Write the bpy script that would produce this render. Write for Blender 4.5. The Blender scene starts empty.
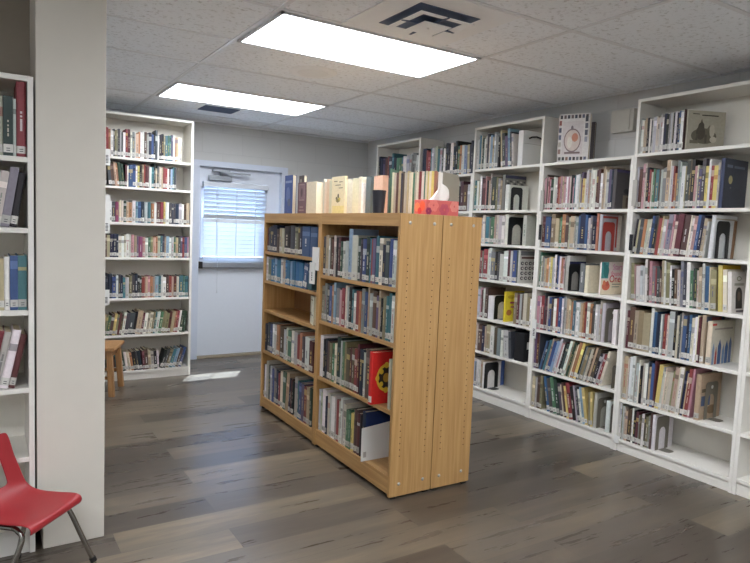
import bpy, bmesh, math, random
from mathutils import Vector, Matrix
random.seed(7)
PI = math.pi
R = math.radians
SC = bpy.context.scene
COL = SC.collection

# ------------------------------------------------------------------ materials
def srgb(r, g, b):
    f = lambda c: (c / 255.0 / 12.92) if c / 255.0 <= 0.04045 else ((c / 255.0 + 0.055) / 1.055) ** 2.4
    return (f(r), f(g), f(b), 1.0)

def new_mat(name):
    m = bpy.data.materials.new(name)
    m.use_nodes = True
    nt = m.node_tree
    bs = nt.nodes['Principled BSDF']
    return m, nt, bs

def plain(name, rgb, rough=0.5, metal=0.0, noise=0.06, scale=30.0, bump=0.0):
    m, nt, bs = new_mat(name)
    tc = nt.nodes.new('ShaderNodeTexCoord')
    nz = nt.nodes.new('ShaderNodeTexNoise'); nz.inputs['Scale'].default_value = scale; nz.inputs['Detail'].default_value = 3
    nt.links.new(tc.outputs['Object'], nz.inputs['Vector'])
    mx = nt.nodes.new('ShaderNodeMix'); mx.data_type = 'RGBA'
    c = srgb(*rgb)
    mx.inputs['A'].default_value = tuple(v * (1 - noise) for v in c[:3]) + (1,)
    mx.inputs['B'].default_value = tuple(min(1, v * (1 + noise)) for v in c[:3]) + (1,)
    nt.links.new(nz.outputs['Fac'], mx.inputs['Factor'])
    nt.links.new(mx.outputs['Result'], bs.inputs['Base Color'])
    bs.inputs['Roughness'].default_value = rough
    bs.inputs['Metallic'].default_value = metal
    if bump:
        b = nt.nodes.new('ShaderNodeBump'); b.inputs['Strength'].default_value = bump; b.inputs['Distance'].default_value = 0.002
        nt.links.new(nz.outputs['Fac'], b.inputs['Height']); nt.links.new(b.outputs['Normal'], bs.inputs['Normal'])
    return m

def emit(name, rgb, strength):
    m, nt, bs = new_mat(name)
    bs.inputs['Base Color'].default_value = (0.8, 0.8, 0.8, 1)
    bs.inputs['Emission Color'].default_value = srgb(*rgb)
    bs.inputs['Emission Strength'].default_value = strength
    return m

def painted(name, rough=0.5):
    """colour comes from the mesh's own 'Col' attribute (album colours of covers, prints), with a fine paper grain"""
    m, nt, bs = new_mat(name)
    at = nt.nodes.new('ShaderNodeAttribute'); at.attribute_name = 'Col'
    tc = nt.nodes.new('ShaderNodeTexCoord')
    nz = nt.nodes.new('ShaderNodeTexNoise'); nz.inputs['Scale'].default_value = 60; nz.inputs['Detail'].default_value = 4
    nt.links.new(tc.outputs['Object'], nz.inputs['Vector'])
    mr = nt.nodes.new('ShaderNodeMapRange'); mr.inputs['To Min'].default_value = 0.82; mr.inputs['To Max'].default_value = 1.15
    nt.links.new(nz.outputs['Fac'], mr.inputs['Value'])
    mx = nt.nodes.new('ShaderNodeMix'); mx.data_type = 'RGBA'; mx.blend_type = 'MULTIPLY'; mx.inputs['Factor'].default_value = 1
    nt.links.new(at.outputs['Color'], mx.inputs['A']); nt.links.new(mr.outputs['Result'], mx.inputs['B'])
    nt.links.new(mx.outputs['Result'], bs.inputs['Base Color'])
    bs.inputs['Roughness'].default_value = rough
    return m

def paper(name):
    m, nt, bs = new_mat(name)
    tc = nt.nodes.new('ShaderNodeTexCoord')
    wv = nt.nodes.new('ShaderNodeTexWave'); wv.bands_direction = 'X'; wv.inputs['Scale'].default_value = 160; wv.inputs['Distortion'].default_value = 2
    nt.links.new(tc.outputs['Object'], wv.inputs['Vector'])
    mx = nt.nodes.new('ShaderNodeMix'); mx.data_type = 'RGBA'
    mx.inputs['A'].default_value = srgb(205, 190, 160); mx.inputs['B'].default_value = srgb(232, 222, 196)
    nt.links.new(wv.outputs['Fac'], mx.inputs['Factor']); nt.links.new(mx.outputs['Result'], bs.inputs['Base Color'])
    bs.inputs['Roughness'].default_value = 0.8
    return m

def wood(name, c1, c2, axis, rough=0.42, scale=1.0):
    """grain runs along the given axis (object space = world space for the fittings here)"""
    m, nt, bs = new_mat(name)
    tc = nt.nodes.new('ShaderNodeTexCoord'); mp = nt.nodes.new('ShaderNodeMapping')
    s = [38 * scale, 38 * scale, 38 * scale]; s['xyz'.index(axis)] = 1.6 * scale
    mp.inputs['Scale'].default_value = s
    nt.links.new(tc.outputs['Object'], mp.inputs['Vector'])
    nz = nt.nodes.new('ShaderNodeTexNoise'); nz.inputs['Scale'].default_value = 1.6; nz.inputs['Detail'].default_value = 6; nz.inputs['Distortion'].default_value = 0.5
    nt.links.new(mp.outputs['Vector'], nz.inputs['Vector'])
    rp = nt.nodes.new('ShaderNodeValToRGB')
    rp.color_ramp.elements[0].position = 0.3; rp.color_ramp.elements[0].color = srgb(*c1)
    rp.color_ramp.elements[1].position = 0.7; rp.color_ramp.elements[1].color = srgb(*c2)
    nt.links.new(nz.outputs['Fac'], rp.inputs['Fac']); nt.links.new(rp.outputs['Color'], bs.inputs['Base Color'])
    bs.inputs['Roughness'].default_value = rough
    return m

M = {}
M['white'] = plain('white_laminate', (232, 229, 221), 0.38, noise=0.03)
M['shelf_in'] = plain('white_backing', (226, 222, 212), 0.5, noise=0.03)
M['oak_v'] = wood('oak_grain_upright', (174, 132, 80), (197, 157, 103), 'z')
M['oak_h'] = wood('oak_grain_lengthwise', (170, 128, 78), (197, 157, 103), 'y')
M['oak_stool'] = wood('stool_wood', (150, 108, 66), (180, 136, 90), 'z')
M['hole'] = plain('peg_hole_dark', (60, 36, 16), 0.8)
M['steel'] = plain('bolt_steel', (190, 186, 178), 0.3, 0.9)
M['chrome'] = plain('tube_steel', (150, 146, 140), 0.22, 1.0)
M['black'] = plain('black_enamel', (26, 27, 30), 0.4)
M['greymetal'] = plain('putty_enamel', (116, 110, 98), 0.4)
M['redmetal'] = plain('red_enamel', (165, 62, 55), 0.4)
M['plate'] = plain('sign_plastic', (226, 226, 222), 0.35, noise=0.02)
M['greyplate'] = plain('clear_plastic', (176, 172, 164), 0.3, noise=0.04)
M['book'] = painted('book_cover_print', 0.5)
M['art'] = painted('cover_print_flat', 0.45)
M['paper'] = paper('page_edges')
M['labelw'] = plain('spine_sticker', (222, 218, 208), 0.45, noise=0.05, scale=120)
M['red'] = plain('red_plastic', (160, 42, 48), 0.38, noise=0.04, scale=200, bump=0.05)
M['door'] = plain('door_paint', (212, 218, 228), 0.4, noise=0.02)
M['frame'] = plain('door_frame_paint', (200, 208, 222), 0.4, noise=0.02)
M['alu'] = plain('brushed_aluminium', (158, 164, 172), 0.35, 0.6)
M['blind'] = plain('blind_vinyl', (196, 202, 210), 0.5, noise=0.02)
M['glue'] = plain('rubber_black', (20, 20, 20), 0.7)
M['grid'] = plain('grid_bar_paint', (226, 228, 232), 0.4, noise=0.02)
M['diff'] = plain('supply_vent_paint', (240, 242, 244), 0.5, noise=0.03)
M['vent_dark'] = plain('vent_louvre_and_shade', (84, 98, 126), 0.5)
M['spk'] = plain('speaker_grille', (236, 237, 238), 0.6, noise=0.1, scale=500)
M['lamp'] = emit('troffer_lens', (244, 248, 255), 12.0)
M['partition'] = plain('partition_paint', (218, 212, 200), 0.6, noise=0.025, scale=14)
M['shaded_wall'] = plain('alcove_wall_shade', (150, 140, 126), 0.7, noise=0.04)  # brown-grey tone puts the recessed wall's shade into its colour
M['base'] = plain('baseboard_vinyl', (150, 138, 120), 0.6)
M['tissue'] = plain('tissue_paper', (238, 235, 226), 0.8, noise=0.02)
M['boxgrey'] = plain('box_putty', (196, 193, 184), 0.5)
M['cup'] = plain('dark_cup', (34, 36, 46), 0.5)
M['ground'] = plain('pavement_outside', (190, 190, 188), 0.9)

# walls: painted concrete block
def block_wall(name, rgb, swap):
    m, nt, bs = new_mat(name)
    tc = nt.nodes.new('ShaderNodeTexCoord'); sp = nt.nodes.new('ShaderNodeSeparateXYZ'); cb = nt.nodes.new('ShaderNodeCombineXYZ')
    nt.links.new(tc.outputs['Object'], sp.inputs[0])
    nt.links.new(sp.outputs['Y' if swap else 'X'], cb.inputs['X']); nt.links.new(sp.outputs['Z'], cb.inputs['Y'])
    br = nt.nodes.new('ShaderNodeTexBrick')
    br.inputs['Scale'].default_value = 1.0; br.inputs['Brick Width'].default_value = 0.406; br.inputs['Row Height'].default_value = 0.203
    br.inputs['Mortar Size'].default_value = 0.004; br.inputs['Mortar Smooth'].default_value = 0.6
    c = srgb(*rgb)
    br.inputs['Color1'].default_value = c; br.inputs['Color2'].default_value = tuple(v * 0.97 for v in c[:3]) + (1,)
    br.inputs['Mortar'].default_value = tuple(v * 0.9 for v in c[:3]) + (1,)
    nt.links.new(cb.outputs[0], br.inputs['Vector']); nt.links.new(br.outputs['Color'], bs.inputs['Base Color'])
    bp = nt.nodes.new('ShaderNodeBump'); bp.invert = True; bp.inputs['Strength'].default_value = 0.35; bp.inputs['Distance'].default_value = 0.004
    nt.links.new(br.outputs['Fac'], bp.inputs['Height']); nt.links.new(bp.outputs['Normal'], bs.inputs['Normal'])
    bs.inputs['Roughness'].default_value = 0.6
    return m
M['wall_x'] = block_wall('block_wall_paint', (196, 196, 194), False)
M['wall_y'] = block_wall('block_wall_paint_side', (196, 196, 194), True)

M['wall_white'] = plain('white_wall_paint', (238, 238, 236), 0.6, noise=0.02)

def ceiling_mat():
    m, nt, bs = new_mat('fissured_ceiling_tile')
    tc = nt.nodes.new('ShaderNodeTexCoord')
    nz = nt.nodes.new('ShaderNodeTexNoise'); nz.inputs['Scale'].default_value = 42; nz.inputs['Detail'].default_value = 5; nz.inputs['Roughness'].default_value = 0.7
    nt.links.new(tc.outputs['Object'], nz.inputs['Vector'])
    rp = nt.nodes.new('ShaderNodeValToRGB')
    rp.color_ramp.elements[0].position = 0.32; rp.color_ramp.elements[0].color = srgb(202, 204, 206)
    rp.color_ramp.elements[1].position = 0.46; rp.color_ramp.elements[1].color = srgb(243, 247, 252)
    nt.links.new(nz.outputs['Fac'], rp.inputs['Fac']); nt.links.new(rp.outputs['Color'], bs.inputs['Base Color'])
    bp = nt.nodes.new('ShaderNodeBump'); bp.inputs['Strength'].default_value = 0.3; bp.inputs['Distance'].default_value = 0.003
    nt.links.new(nz.outputs['Fac'], bp.inputs['Height']); nt.links.new(bp.outputs['Normal'], bs.inputs['Normal'])
    bs.inputs['Roughness'].default_value = 0.9
    return m
M['ceil'] = ceiling_mat()

def floor_mat():
    m, nt, bs = new_mat('grey_brown_vinyl_planks')
    L = nt.links.new
    tc = nt.nodes.new('ShaderNodeTexCoord')
    mp = nt.nodes.new('ShaderNodeMapping'); mp.inputs['Location'].default_value = (0.3, 0.02, 0)
    L(tc.outputs['Object'], mp.inputs['Vector'])
    br = nt.nodes.new('ShaderNodeTexBrick'); br.offset = 0.37; br.offset_frequency = 2
    br.inputs['Scale'].default_value = 1; br.inputs['Brick Width'].default_value = 1.22; br.inputs['Row Height'].default_value = 0.186
    br.inputs['Mortar Size'].default_value = 0.0012; br.inputs['Mortar Smooth'].default_value = 0.2; br.inputs['Bias'].default_value = 0
    br.inputs['Color1'].default_value = (0, 0, 0, 1); br.inputs['Color2'].default_value = (1, 1, 1, 1); br.inputs['Mortar'].default_value = (0.4, 0.4, 0.4, 1)
    L(mp.outputs['Vector'], br.inputs['Vector'])
    # grain stretched along X, different on every plank
    sp = nt.nodes.new('ShaderNodeSeparateXYZ'); L(mp.outputs['Vector'], sp.inputs[0])
    mu = nt.nodes.new('ShaderNodeMath'); mu.operation = 'MULTIPLY'; mu.inputs[1].default_value = 37.0
    L(br.outputs['Color'], mu.inputs[0])
    sx = nt.nodes.new('ShaderNodeMath'); sx.operation = 'MULTIPLY'; sx.inputs[1].default_value = 0.8; L(sp.outputs['X'], sx.inputs[0])
    sy = nt.nodes.new('ShaderNodeMath'); sy.operation = 'MULTIPLY'; sy.inputs[1].default_value = 7.0; L(sp.outputs['Y'], sy.inputs[0])
    cb = nt.nodes.new('ShaderNodeCombineXYZ'); L(sx.outputs[0], cb.inputs['X']); L(sy.outputs[0], cb.inputs['Y']); L(mu.outputs[0], cb.inputs['Z'])
    n1 = nt.nodes.new('ShaderNodeTexNoise'); n1.inputs['Scale'].default_value = 1.7; n1.inputs['Detail'].default_value = 7; n1.inputs['Roughness'].default_value = 0.66; n1.inputs['Distortion'].default_value = 0.15
    L(cb.outputs[0], n1.inputs['Vector'])
    ad = nt.nodes.new('ShaderNodeMath'); ad.operation = 'MULTIPLY_ADD'; ad.inputs[1].default_value = 0.40; L(br.outputs['Color'], ad.inputs[0])
    s2 = nt.nodes.new('ShaderNodeMath'); s2.operation = 'MULTIPLY'; s2.inputs[1].default_value = 0.60; L(n1.outputs['Fac'], s2.inputs[0]); L(s2.outputs[0], ad.inputs[2])
    rp = nt.nodes.new('ShaderNodeValToRGB'); e = rp.color_ramp.elements
    e[0].position = 0.16; e[0].color = srgb(62, 55, 48)
    e[1].position = 0.82; e[1].color = srgb(140, 124, 101)
    for p, c in ((0.34, (74, 66, 58)), (0.50, (90, 81, 71)), (0.66, (109, 98, 83))):
        k = e.new(p); k.color = srgb(*c)
    L(ad.outputs[0], rp.inputs['Fac'])
    mx = nt.nodes.new('ShaderNodeMix'); mx.data_type = 'RGBA'; mx.inputs['B'].default_value = srgb(74, 68, 62)
    L(br.outputs['Fac'], mx.inputs['Factor']); L(rp.outputs['Color'], mx.inputs['A']); L(mx.outputs['Result'], bs.inputs['Base Color'])
    rr = nt.nodes.new('ShaderNodeMapRange'); rr.inputs['To Min'].default_value = 0.25; rr.inputs['To Max'].default_value = 0.31
    L(n1.outputs['Fac'], rr.inputs['Value']); L(rr.outputs['Result'], bs.inputs['Roughness'])
    bp = nt.nodes.new('ShaderNodeBump'); bp.inputs['Strength'].default_value = 0.06; bp.inputs['Distance'].default_value = 0.0006
    L(n1.outputs['Fac'], bp.inputs['Height']); L(bp.outputs['Normal'], bs.inputs['Normal'])
    return m
M['floor'] = floor_mat()

def glass_mat():
    m, nt, bs = new_mat('window_glass')
    tr = nt.nodes.new('ShaderNodeBsdfTransparent'); tr.inputs['Color'].default_value = (0.90, 0.94, 0.97, 1)
    gl = nt.nodes.new('ShaderNodeBsdfGlossy'); gl.inputs['Roughness'].default_value = 0.03
    mx = nt.nodes.new('ShaderNodeMixShader')
    mx.inputs[0].default_value = 0.05; nt.links.new(tr.outputs[0], mx.inputs[1]); nt.links.new(gl.outputs[0], mx.inputs[2])
    nt.links.new(mx.outputs[0], nt.nodes['Material Output'].inputs['Surface'])
    return m
M['glass'] = glass_mat()

# ------------------------------------------------------------------ mesh builder
class MB:
    def __init__(s): s.v = []; s.f = []; s.c = []
    def add(s, vs, fs, col=None):
        n = len(s.v); s.v += [tuple(p) for p in vs]
        for f in fs: s.f.append(tuple(i + n for i in f)); s.c.append(col)
        return s
    def box(s, x0, y0, z0, x1, y1, z1, col=None):
        return s.add([(x0,y0,z0),(x1,y0,z0),(x1,y1,z0),(x0,y1,z0),(x0,y0,z1),(x1,y0,z1),(x1,y1,z1),(x0,y1,z1)],
                     [(3,2,1,0),(4,5,6,7),(0,1,5,4),(1,2,6,5),(2,3,7,6),(3,0,4,7)], col)
    def prism(s, pts, a, b, axis='z', col=None):
        """polygon pts (2D) extruded along axis from a to b"""
        put = {'z': lambda p, t: (p[0], p[1], t), 'x': lambda p, t: (t, p[0], p[1]), 'y': lambda p, t: (p[0], t, p[1])}[axis]
        n = len(pts); vs = [put(p, a) for p in pts] + [put(p, b) for p in pts]
        fs = [tuple(range(n - 1, -1, -1)), tuple(range(n, 2 * n))] + [(i, (i + 1) % n, (i + 1) % n + n, i + n) for i in range(n)]
        return s.add(vs, fs, col)
    def tube(s, pts, r, n=10, caps=True):
        pts = [Vector(p) for p in pts]; rings = []
        up = None
        for i, p in enumerate(pts):
            d = (pts[min(i + 1, len(pts) - 1)] - pts[max(i - 1, 0)]).normalized()
            if up is None: up = d.orthogonal().normalized()
            up = (up - d * up.dot(d)).normalized(); sd = d.cross(up)
            rr = r[i] if isinstance(r, (list, tuple)) else r
            rings.append([p + (up * math.cos(2 * PI * k / n) + sd * math.sin(2 * PI * k / n)) * rr for k in range(n)])
        vs = [v for rg in rings for v in rg]; fs = []
        for i in range(len(pts) - 1):
            for k in range(n): fs.append((i*n+k, i*n+(k+1)%n, (i+1)*n+(k+1)%n, (i+1)*n+k))
        if caps: fs += [tuple(range(n - 1, -1, -1)), tuple(range((len(pts)-1)*n, len(pts)*n))]
        return s.add(vs, fs)
    def lathe(s, prof, n=24, c=(0, 0, 0)):
        vs = [(c[0] + r * math.cos(2*PI*k/n), c[1] + r * math.sin(2*PI*k/n), c[2] + z) for r, z in prof for k in range(n)]
        fs = [(i*n+k, i*n+(k+1)%n, (i+1)*n+(k+1)%n, (i+1)*n+k) for i in range(len(prof)-1) for k in range(n)]
        return s.add(vs, fs)
    def mesh(s, name, mat, smooth=False):
        me = bpy.data.meshes.new(name); me.from_pydata(s.v, [], s.f); me.materials.append(mat)
        if any(c is not None for c in s.c):
            ca = me.color_attributes.new('Col', 'FLOAT_COLOR', 'CORNER')
            k = 0
            for i, p in enumerate(me.polygons):
                c = s.c[i] or (0.5, 0.5, 0.5, 1)
                for _ in range(p.loop_total): ca.data[k].color = c; k += 1
        if smooth:
            for p in me.polygons: p.use_smooth = True
        me.update()
        return me
    def build(s, name, mat, parent=None, smooth=False, bevel=0.0, fix=False):
        me = s.mesh(name, mat, smooth)
        if fix:
            bm = bmesh.new(); bm.from_mesh(me); bmesh.ops.recalc_face_normals(bm, faces=bm.faces); bm.to_mesh(me); bm.free()
        o = bpy.data.objects.new(name, me); COL.objects.link(o)
        if parent: o.parent = parent
        if bevel:
            b = o.modifiers.new('edge', 'BEVEL'); b.width = bevel; b.segments = 2; b.limit_method = 'ANGLE'
        return o

def tag(o, label, cat, group=None, kind=None):
    o['label'] = label; o['category'] = cat
    if group: o['group'] = group
    if kind: o['kind'] = kind
    return o
def thing(name, label, cat, loc=(0,0,0), rot=(0,0,0), group=None):
    o = bpy.data.objects.new(name, None); COL.objects.link(o); o.empty_display_size = 0.05
    o.location = loc; o.rotation_euler = rot
    return tag(o, label, cat, group)
def struct(o, label=None):
    o['kind'] = 'structure'
    if label: o['label'] = label
    return o
def text(s, parent, name, loc, rot, size, mat, ext=0.0004, align='CENTER', label=None):
    cu = bpy.data.curves.new(name, 'FONT'); cu.body = s; cu.size = size; cu.extrude = ext; cu.align_x = align; cu.align_y = 'CENTER'
    cu.materials.append(mat)
    f = bpy.data.objects.new(name, cu); COL.objects.link(f)
    me = bpy.data.meshes.new_from_object(f.evaluated_get(bpy.context.evaluated_depsgraph_get()))
    bpy.data.objects.remove(f); bpy.data.curves.remove(cu); me.name = name
    if not me.materials: me.materials.append(mat)
    o = bpy.data.objects.new(name, me); COL.objects.link(o); o.parent = parent; o.location = loc; o.rotation_euler = rot
    if label: o['label'] = label
    return o
_ink = {}
def ink(*rgb):
    if rgb not in _ink: _ink[rgb] = plain('ink_%d_%d_%d' % rgb, rgb, 0.6, noise=0.02)
    return _ink[rgb]

# ------------------------------------------------------------------ room shell
H = 2.328; XR = 3.70; YB = 6.12
def setting(name, mb, mat, label=None, **k): return struct(mb.build(name, mat, None, **k), label)
setting('floor', MB().box(-2.7, -2.7, -0.12, XR + 0.1, YB + 0.3, 0), M['floor'], 'grey brown wood look plank floor')
setting('ceiling', MB().box(-2.7, -2.7, H, XR + 0.1, YB + 0.3, H + 0.1), M['ceil'], 'suspended ceiling of speckled white tiles')
setting('wall_right', MB().box(XR, -2.7, 0, XR + 0.1, YB + 0.2, H), M['wall_y'], 'grey wall behind the white bookcases')
DX0, DX1, DZ = 1.79, 2.665, 1.905          # door opening
wb = MB().box(0.28, YB, 0, DX0, YB + 0.2, H).box(DX1, YB, 0, XR, YB + 0.2, H).box(DX0, YB, DZ, DX1, YB + 0.2, H)
setting('wall_back', wb, M['wall_x'], 'grey painted block wall around the exit door')
setting('wall_left', MB().box(0.28, 3.17, 0, 0.38, YB + 0.2, H), M['wall_y'])
setting('wall_alcove', MB().box(-2.7, 3.07, 0, 0.42, 3.17, H), M['shaded_wall'], 'shaded wall above the bookcase by the red chair')
setting('wall_partition', MB().prism([(0.203, 0.0), (0.433, 0.0), (0.433, H), (0.183, H), (0.183, 0.09), (0.198, 0.09), (0.203, 0.08)], 2.760, 3.07, 'y'), M['partition'], 'cream wall stub beside the red chair', bevel=0.003, fix=True)
setting('wall_side', MB().box(-2.7, -2.7, 0, -2.6, 3.07, H), M['wall_white'])
setting('wall_front', MB().box(-2.6, -2.7, 0, XR, -2.6, H), M['wall_white'])
setting('baseboard_back', MB().box(1.62, YB - 0.012, 0, DX0 - 0.06, YB, 0.06).box(DX1 + 0.06, YB - 0.012, 0, XR, YB, 0.06), M['base'])
setting('trim_1', MB().box(DX0, YB - 0.02, 0, DX1, YB + 0.2, 0.018), M['base'], 'worn threshold strip under the exit door')
# ceiling grid bars
gm = MB()
GX = [1.16 + 1.236 * i for i in range(-3, 3)]; GY = [2.13 + 0.6105 * i for i in range(-7, 7)]
for x in GX: gm.box(x - 0.012, -2.6, H - 0.004, x + 0.012, YB, H + 0.001)
for y in GY: gm.box(-2.6, y - 0.012, H - 0.0035, XR, y + 0.012, H + 0.001)
setting('trim_2', gm, M['grid'], 'painted metal bars of the ceiling grid')
# wall angle
setting('trim_3', MB().box(0.52, YB - 0.02, H - 0.02, XR, YB, H), M['grid'])

# door with frame, glass, closer and push bar
dr = MB()
wx0, wx1, wz0, wz1 = 1.85, 2.50, 0.985, 1.70
yd0, yd1 = YB + 0.035, YB + 0.08
dr.box(DX0 + 0.01, yd0, 0.02, wx0, yd1, DZ - 0.01).box(wx1, yd0, 0.02, DX1 - 0.01, yd1, DZ - 0.01)
dr.box(wx0, yd0, 0.02, wx1, yd1, wz0).box(wx0, yd0, wz1, wx1, yd1, DZ - 0.01)
door = struct(dr.build('door_1', M['door']), 'white exit door with a blind over its window')
MB().prism([(DX0 - 0.055, 0), (DX0 + 0.01, 0), (DX0 + 0.01, DZ - 0.01), (DX1 - 0.01, DZ - 0.01), (DX1 - 0.01, 0), (DX1 + 0.055, 0), (DX1 + 0.055, DZ + 0.045), (DX0 - 0.055, DZ + 0.045)], YB - 0.03, YB + 0.05, 'y').build('door_frame', M['frame'], door, fix=True)
cl = MB().box(1.90, yd0 - 0.045, 1.765, 2.13, yd0, 1.815).build('door_closer', M['alu'], door, bevel=0.005)
MB().tube([(2.02, yd0 - 0.03, 1.815), (2.02, yd0 - 0.05, 1.845)], 0.014).box(2.01, yd0 - 0.10, 1.836, 2.30, yd0 - 0.07, 1.852).box(2.0, yd0 - 0.10, 1.838, 2.03, yd0 - 0.02, 1.85).box(1.93, yd0 - 0.07, 1.852, 2.10, yd0 - 0.02, 1.872).build('closer_arm', M['alu'], cl)
MB().box(DX0 + 0.04, yd0 - 0.055, 0.905, DX1 - 0.03, yd0 - 0.015, 0.962).box(DX0 + 0.03, yd0 - 0.02, 0.90, DX1 - 0.02, yd0, 0.967).build('push_bar', M['alu'], door, bevel=0.006)
MB().box(DX0 + 0.012, yd0 - 0.075, 0.90, DX0 + 0.05, yd0, 0.968).build('push_bar_end', M['black'], door, bevel=0.004)
fr = MB()
for a, b, c, d in ((wx0 - .02, wz0 - .02, wx1 + .02, wz0 + .012), (wx0 - .02, wz1 - .012, wx1 + .02, wz1 + .02), (wx0 - .02, wz0, wx0 + .012, wz1), (wx1 - .012, wz0, wx1 + .02, wz1)):
    fr.box(a, yd0 - 0.01, b, c, yd1 + 0.01, d)
win = struct(fr.build('window_1', M['door']), 'glazed pane in the exit door')
MB().box(wx0 + .002, YB + 0.055, wz0 + .002, wx1 - .002, YB + 0.060, wz1 - .002).build('pane', M['glass'], win)
SUN = Vector((-0.62, -1.0, -1.6)).normalized()
bl = thing('window_blind', 'white slatted blind lowered over the exit door window', 'blind', (2.175, yd0 - 0.035, wz0))
bl_h = MB().box(-0.335, -0.03, 0.715, 0.335, 0.02, 0.765).build('headrail', M['blind'], bl, bevel=0.003)
sl = MB()
z = 0.055
while z < 0.70:   # slats: open to the sun in the lower half, closed above
    if z < 0.40: a = R(56)
    else: a = -R(56)
    w = 0.024
    dy, dz = w * math.cos(a), w * math.sin(a)
    ny, nz_ = -math.sin(a) * 0.0008, math.cos(a) * 0.0008
    sl.prism([(-dy - ny, z - dz - nz_), (dy - ny, z + dz - nz_), (dy + ny, z + dz + nz_), (-dy + ny, z - dz + nz_)], -0.325, 0.325, 'x')
    z += 0.0415
sl.build('slats', M['blind'], bl)
MB().box(-0.33, -0.015, 0.012, 0.33, 0.015, 0.03).build('bottom_rail', M['blind'], bl)
lc = MB()
for x in (-0.2, 0.0, 0.2): lc.box(x - 0.004, -0.026, 0.02, x + 0.004, -0.025, 0.72)
lc.build('ladder_cords', M['blind'], bl)
MB().tube([(-0.19, -0.033, 0.72), (-0.19, -0.034, 0.3), (-0.188, -0.034, -0.28), (-0.188, -0.034, -0.33)], [0.002, 0.002, 0.002, 0.006], 6).build('pull_cord', M['blind'], bl)
# outside
setting('ground', MB().box(-6, YB + 0.3, -0.2, 14, YB + 30, -0.1), M['ground'])

# lights in the ceiling
def troffer(x0, y0, label):
    t = thing('ceiling_light', label, 'ceiling light', (x0 + 0.618, y0 + 0.305, H), group='fluorescent ceiling panels')
    fm = MB(); a, b, w = 0.603, 0.293, 0.018
    fm.box(-a, -b, -0.012, a, -b + w, 0).box(-a, b - w, -0.012, a, b, 0).box(-a, -b, -0.012, -a + w, b, 0).box(a - w, -b, -0.012, a, b, 0)
    fm.build('light_frame', M['grid'], t)
    MB().box(-a + w, -b + w, -0.008, a - w, b - w, -0.003).build('diffuser', M['lamp'], t)
troffer(GX[3], GY[8], 'long bright ceiling panel nearest the square air vent')
troffer(GX[3], GY[11], 'long bright ceiling panel nearer the exit door')
for x, y in ((GX[3], GY[5]), (GX[3], GY[2]), (GX[1], GY[4]), (GX[1], GY[1])):  # unseen panels, added to bring up the room light
    troffer(x, y, 'added ceiling panel, out of view, lighting the front half of the room')
# supply diffuser
v = thing('air_vent', 'large square supply vent beside the bright ceiling panel', 'vent', (1.775, 2.435, H))
a = 0.298
MB().prism([(-a, -a), (a, -a), (a, a), (-a, a)], -0.006, 0).build('vent_panel', M['diff'], v)
def ring(r0, z0, r1, z1):
    m = MB()
    q = [(-1, -1), (1, -1), (1, 1), (-1, 1)]
    vs = [(x*r0, y*r0, z0) for x, y in q] + [(x*r1, y*r1, z1) for x, y in q] + [(x*r0, y*r0, z0 - .003) for x, y in q] + [(x*r1, y*r1, z1 - .003) for x, y in q]
    fs = []
    for i in range(4):
        j = (i + 1) % 4
        fs += [(i, j, j + 4, i + 4), (i + 8, i + 12, j + 12, j + 8), (i, i + 8, j + 8, j), (i + 4, j + 4, j + 12, i + 12)]
    return m.add(vs, fs)
MB().prism([(-0.168, -0.168), (0.168, -0.168), (0.168, 0.168), (-0.168, 0.168)], -0.0085, -0.006).build('throat_shade', M['vent_dark'], v)  # flat dark plate, its colour stands in for the shaded hollow
ring(0.150, -0.030, 0.112, -0.026).build('louvre_ring', M['diff'], v, fix=True)
ring(0.076, -0.040, 0.004, -0.038).build('centre_plate', M['diff'], v, fix=True)
MB().box(-0.15, -0.006, -0.034, 0.15, 0.006, -0.026).box(-0.006, -0.15, -0.034, 0.006, 0.15, -0.026).box(-0.006, -0.006, -0.038, 0.006, 0.006, -0.008).build('hanger_bars', M['vent_dark'], v)
# return grille
v = thing('air_grille', 'small louvred grille near the exit door', 'vent', (1.745, 5.39, H))
MB().box(-0.19, -0.16, -0.006, 0.19, -0.12, 0).box(-0.19, 0.12, -0.006, 0.19, 0.16, 0).box(-0.19, -0.12, -0.006, -0.15, 0.12, 0).box(0.15, -0.12, -0.006, 0.19, 0.12, 0).build('grille_frame', M['diff'], v)
lv = MB()
for i in range(9): lv.prism([(-0.12 + i*0.0267, -0.001), (-0.118 + i*0.0267, -0.001), (-0.102 + i*0.0267, -0.012), (-0.104 + i*0.0267, -0.012)], -0.15, 0.15, 'x')
lv.build('louvres', M['vent_dark'], v)
MB().box(-0.15, -0.12, -0.0015, 0.15, 0.12, -0.0005).build('duct', M['hole'], v)
# ceiling speaker
v = thing('ceiling_speaker', 'round white speaker between the two bright panels', 'speaker', (1.80, 3.69, H))
MB().lathe([(0.0, -0.012), (0.095, -0.012), (0.10, -0.008)], 32).build('speaker_grille', M['spk'], v, fix=True)
MB().lathe([(0.10, -0.010), (0.148, -0.007), (0.155, 0.0)], 32).build('speaker_rim', M['diff'], v, smooth=True, fix=True)
# little box on the right wall
v = thing('wall_box', 'cream electrical box on the wall above the topless bookcase', 'electrical box', (XR, 2.765, 2.14))
MB().box(-0.045, -0.085, -0.075, 0, 0.085, 0.075).build('box_body', M['boxgrey'], v, bevel=0.004)
MB().box(-0.052, -0.06, -0.065, -0.045, 0.085, 0.065).build('cover_plate', M['boxgrey'], v, bevel=0.002)

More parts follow.
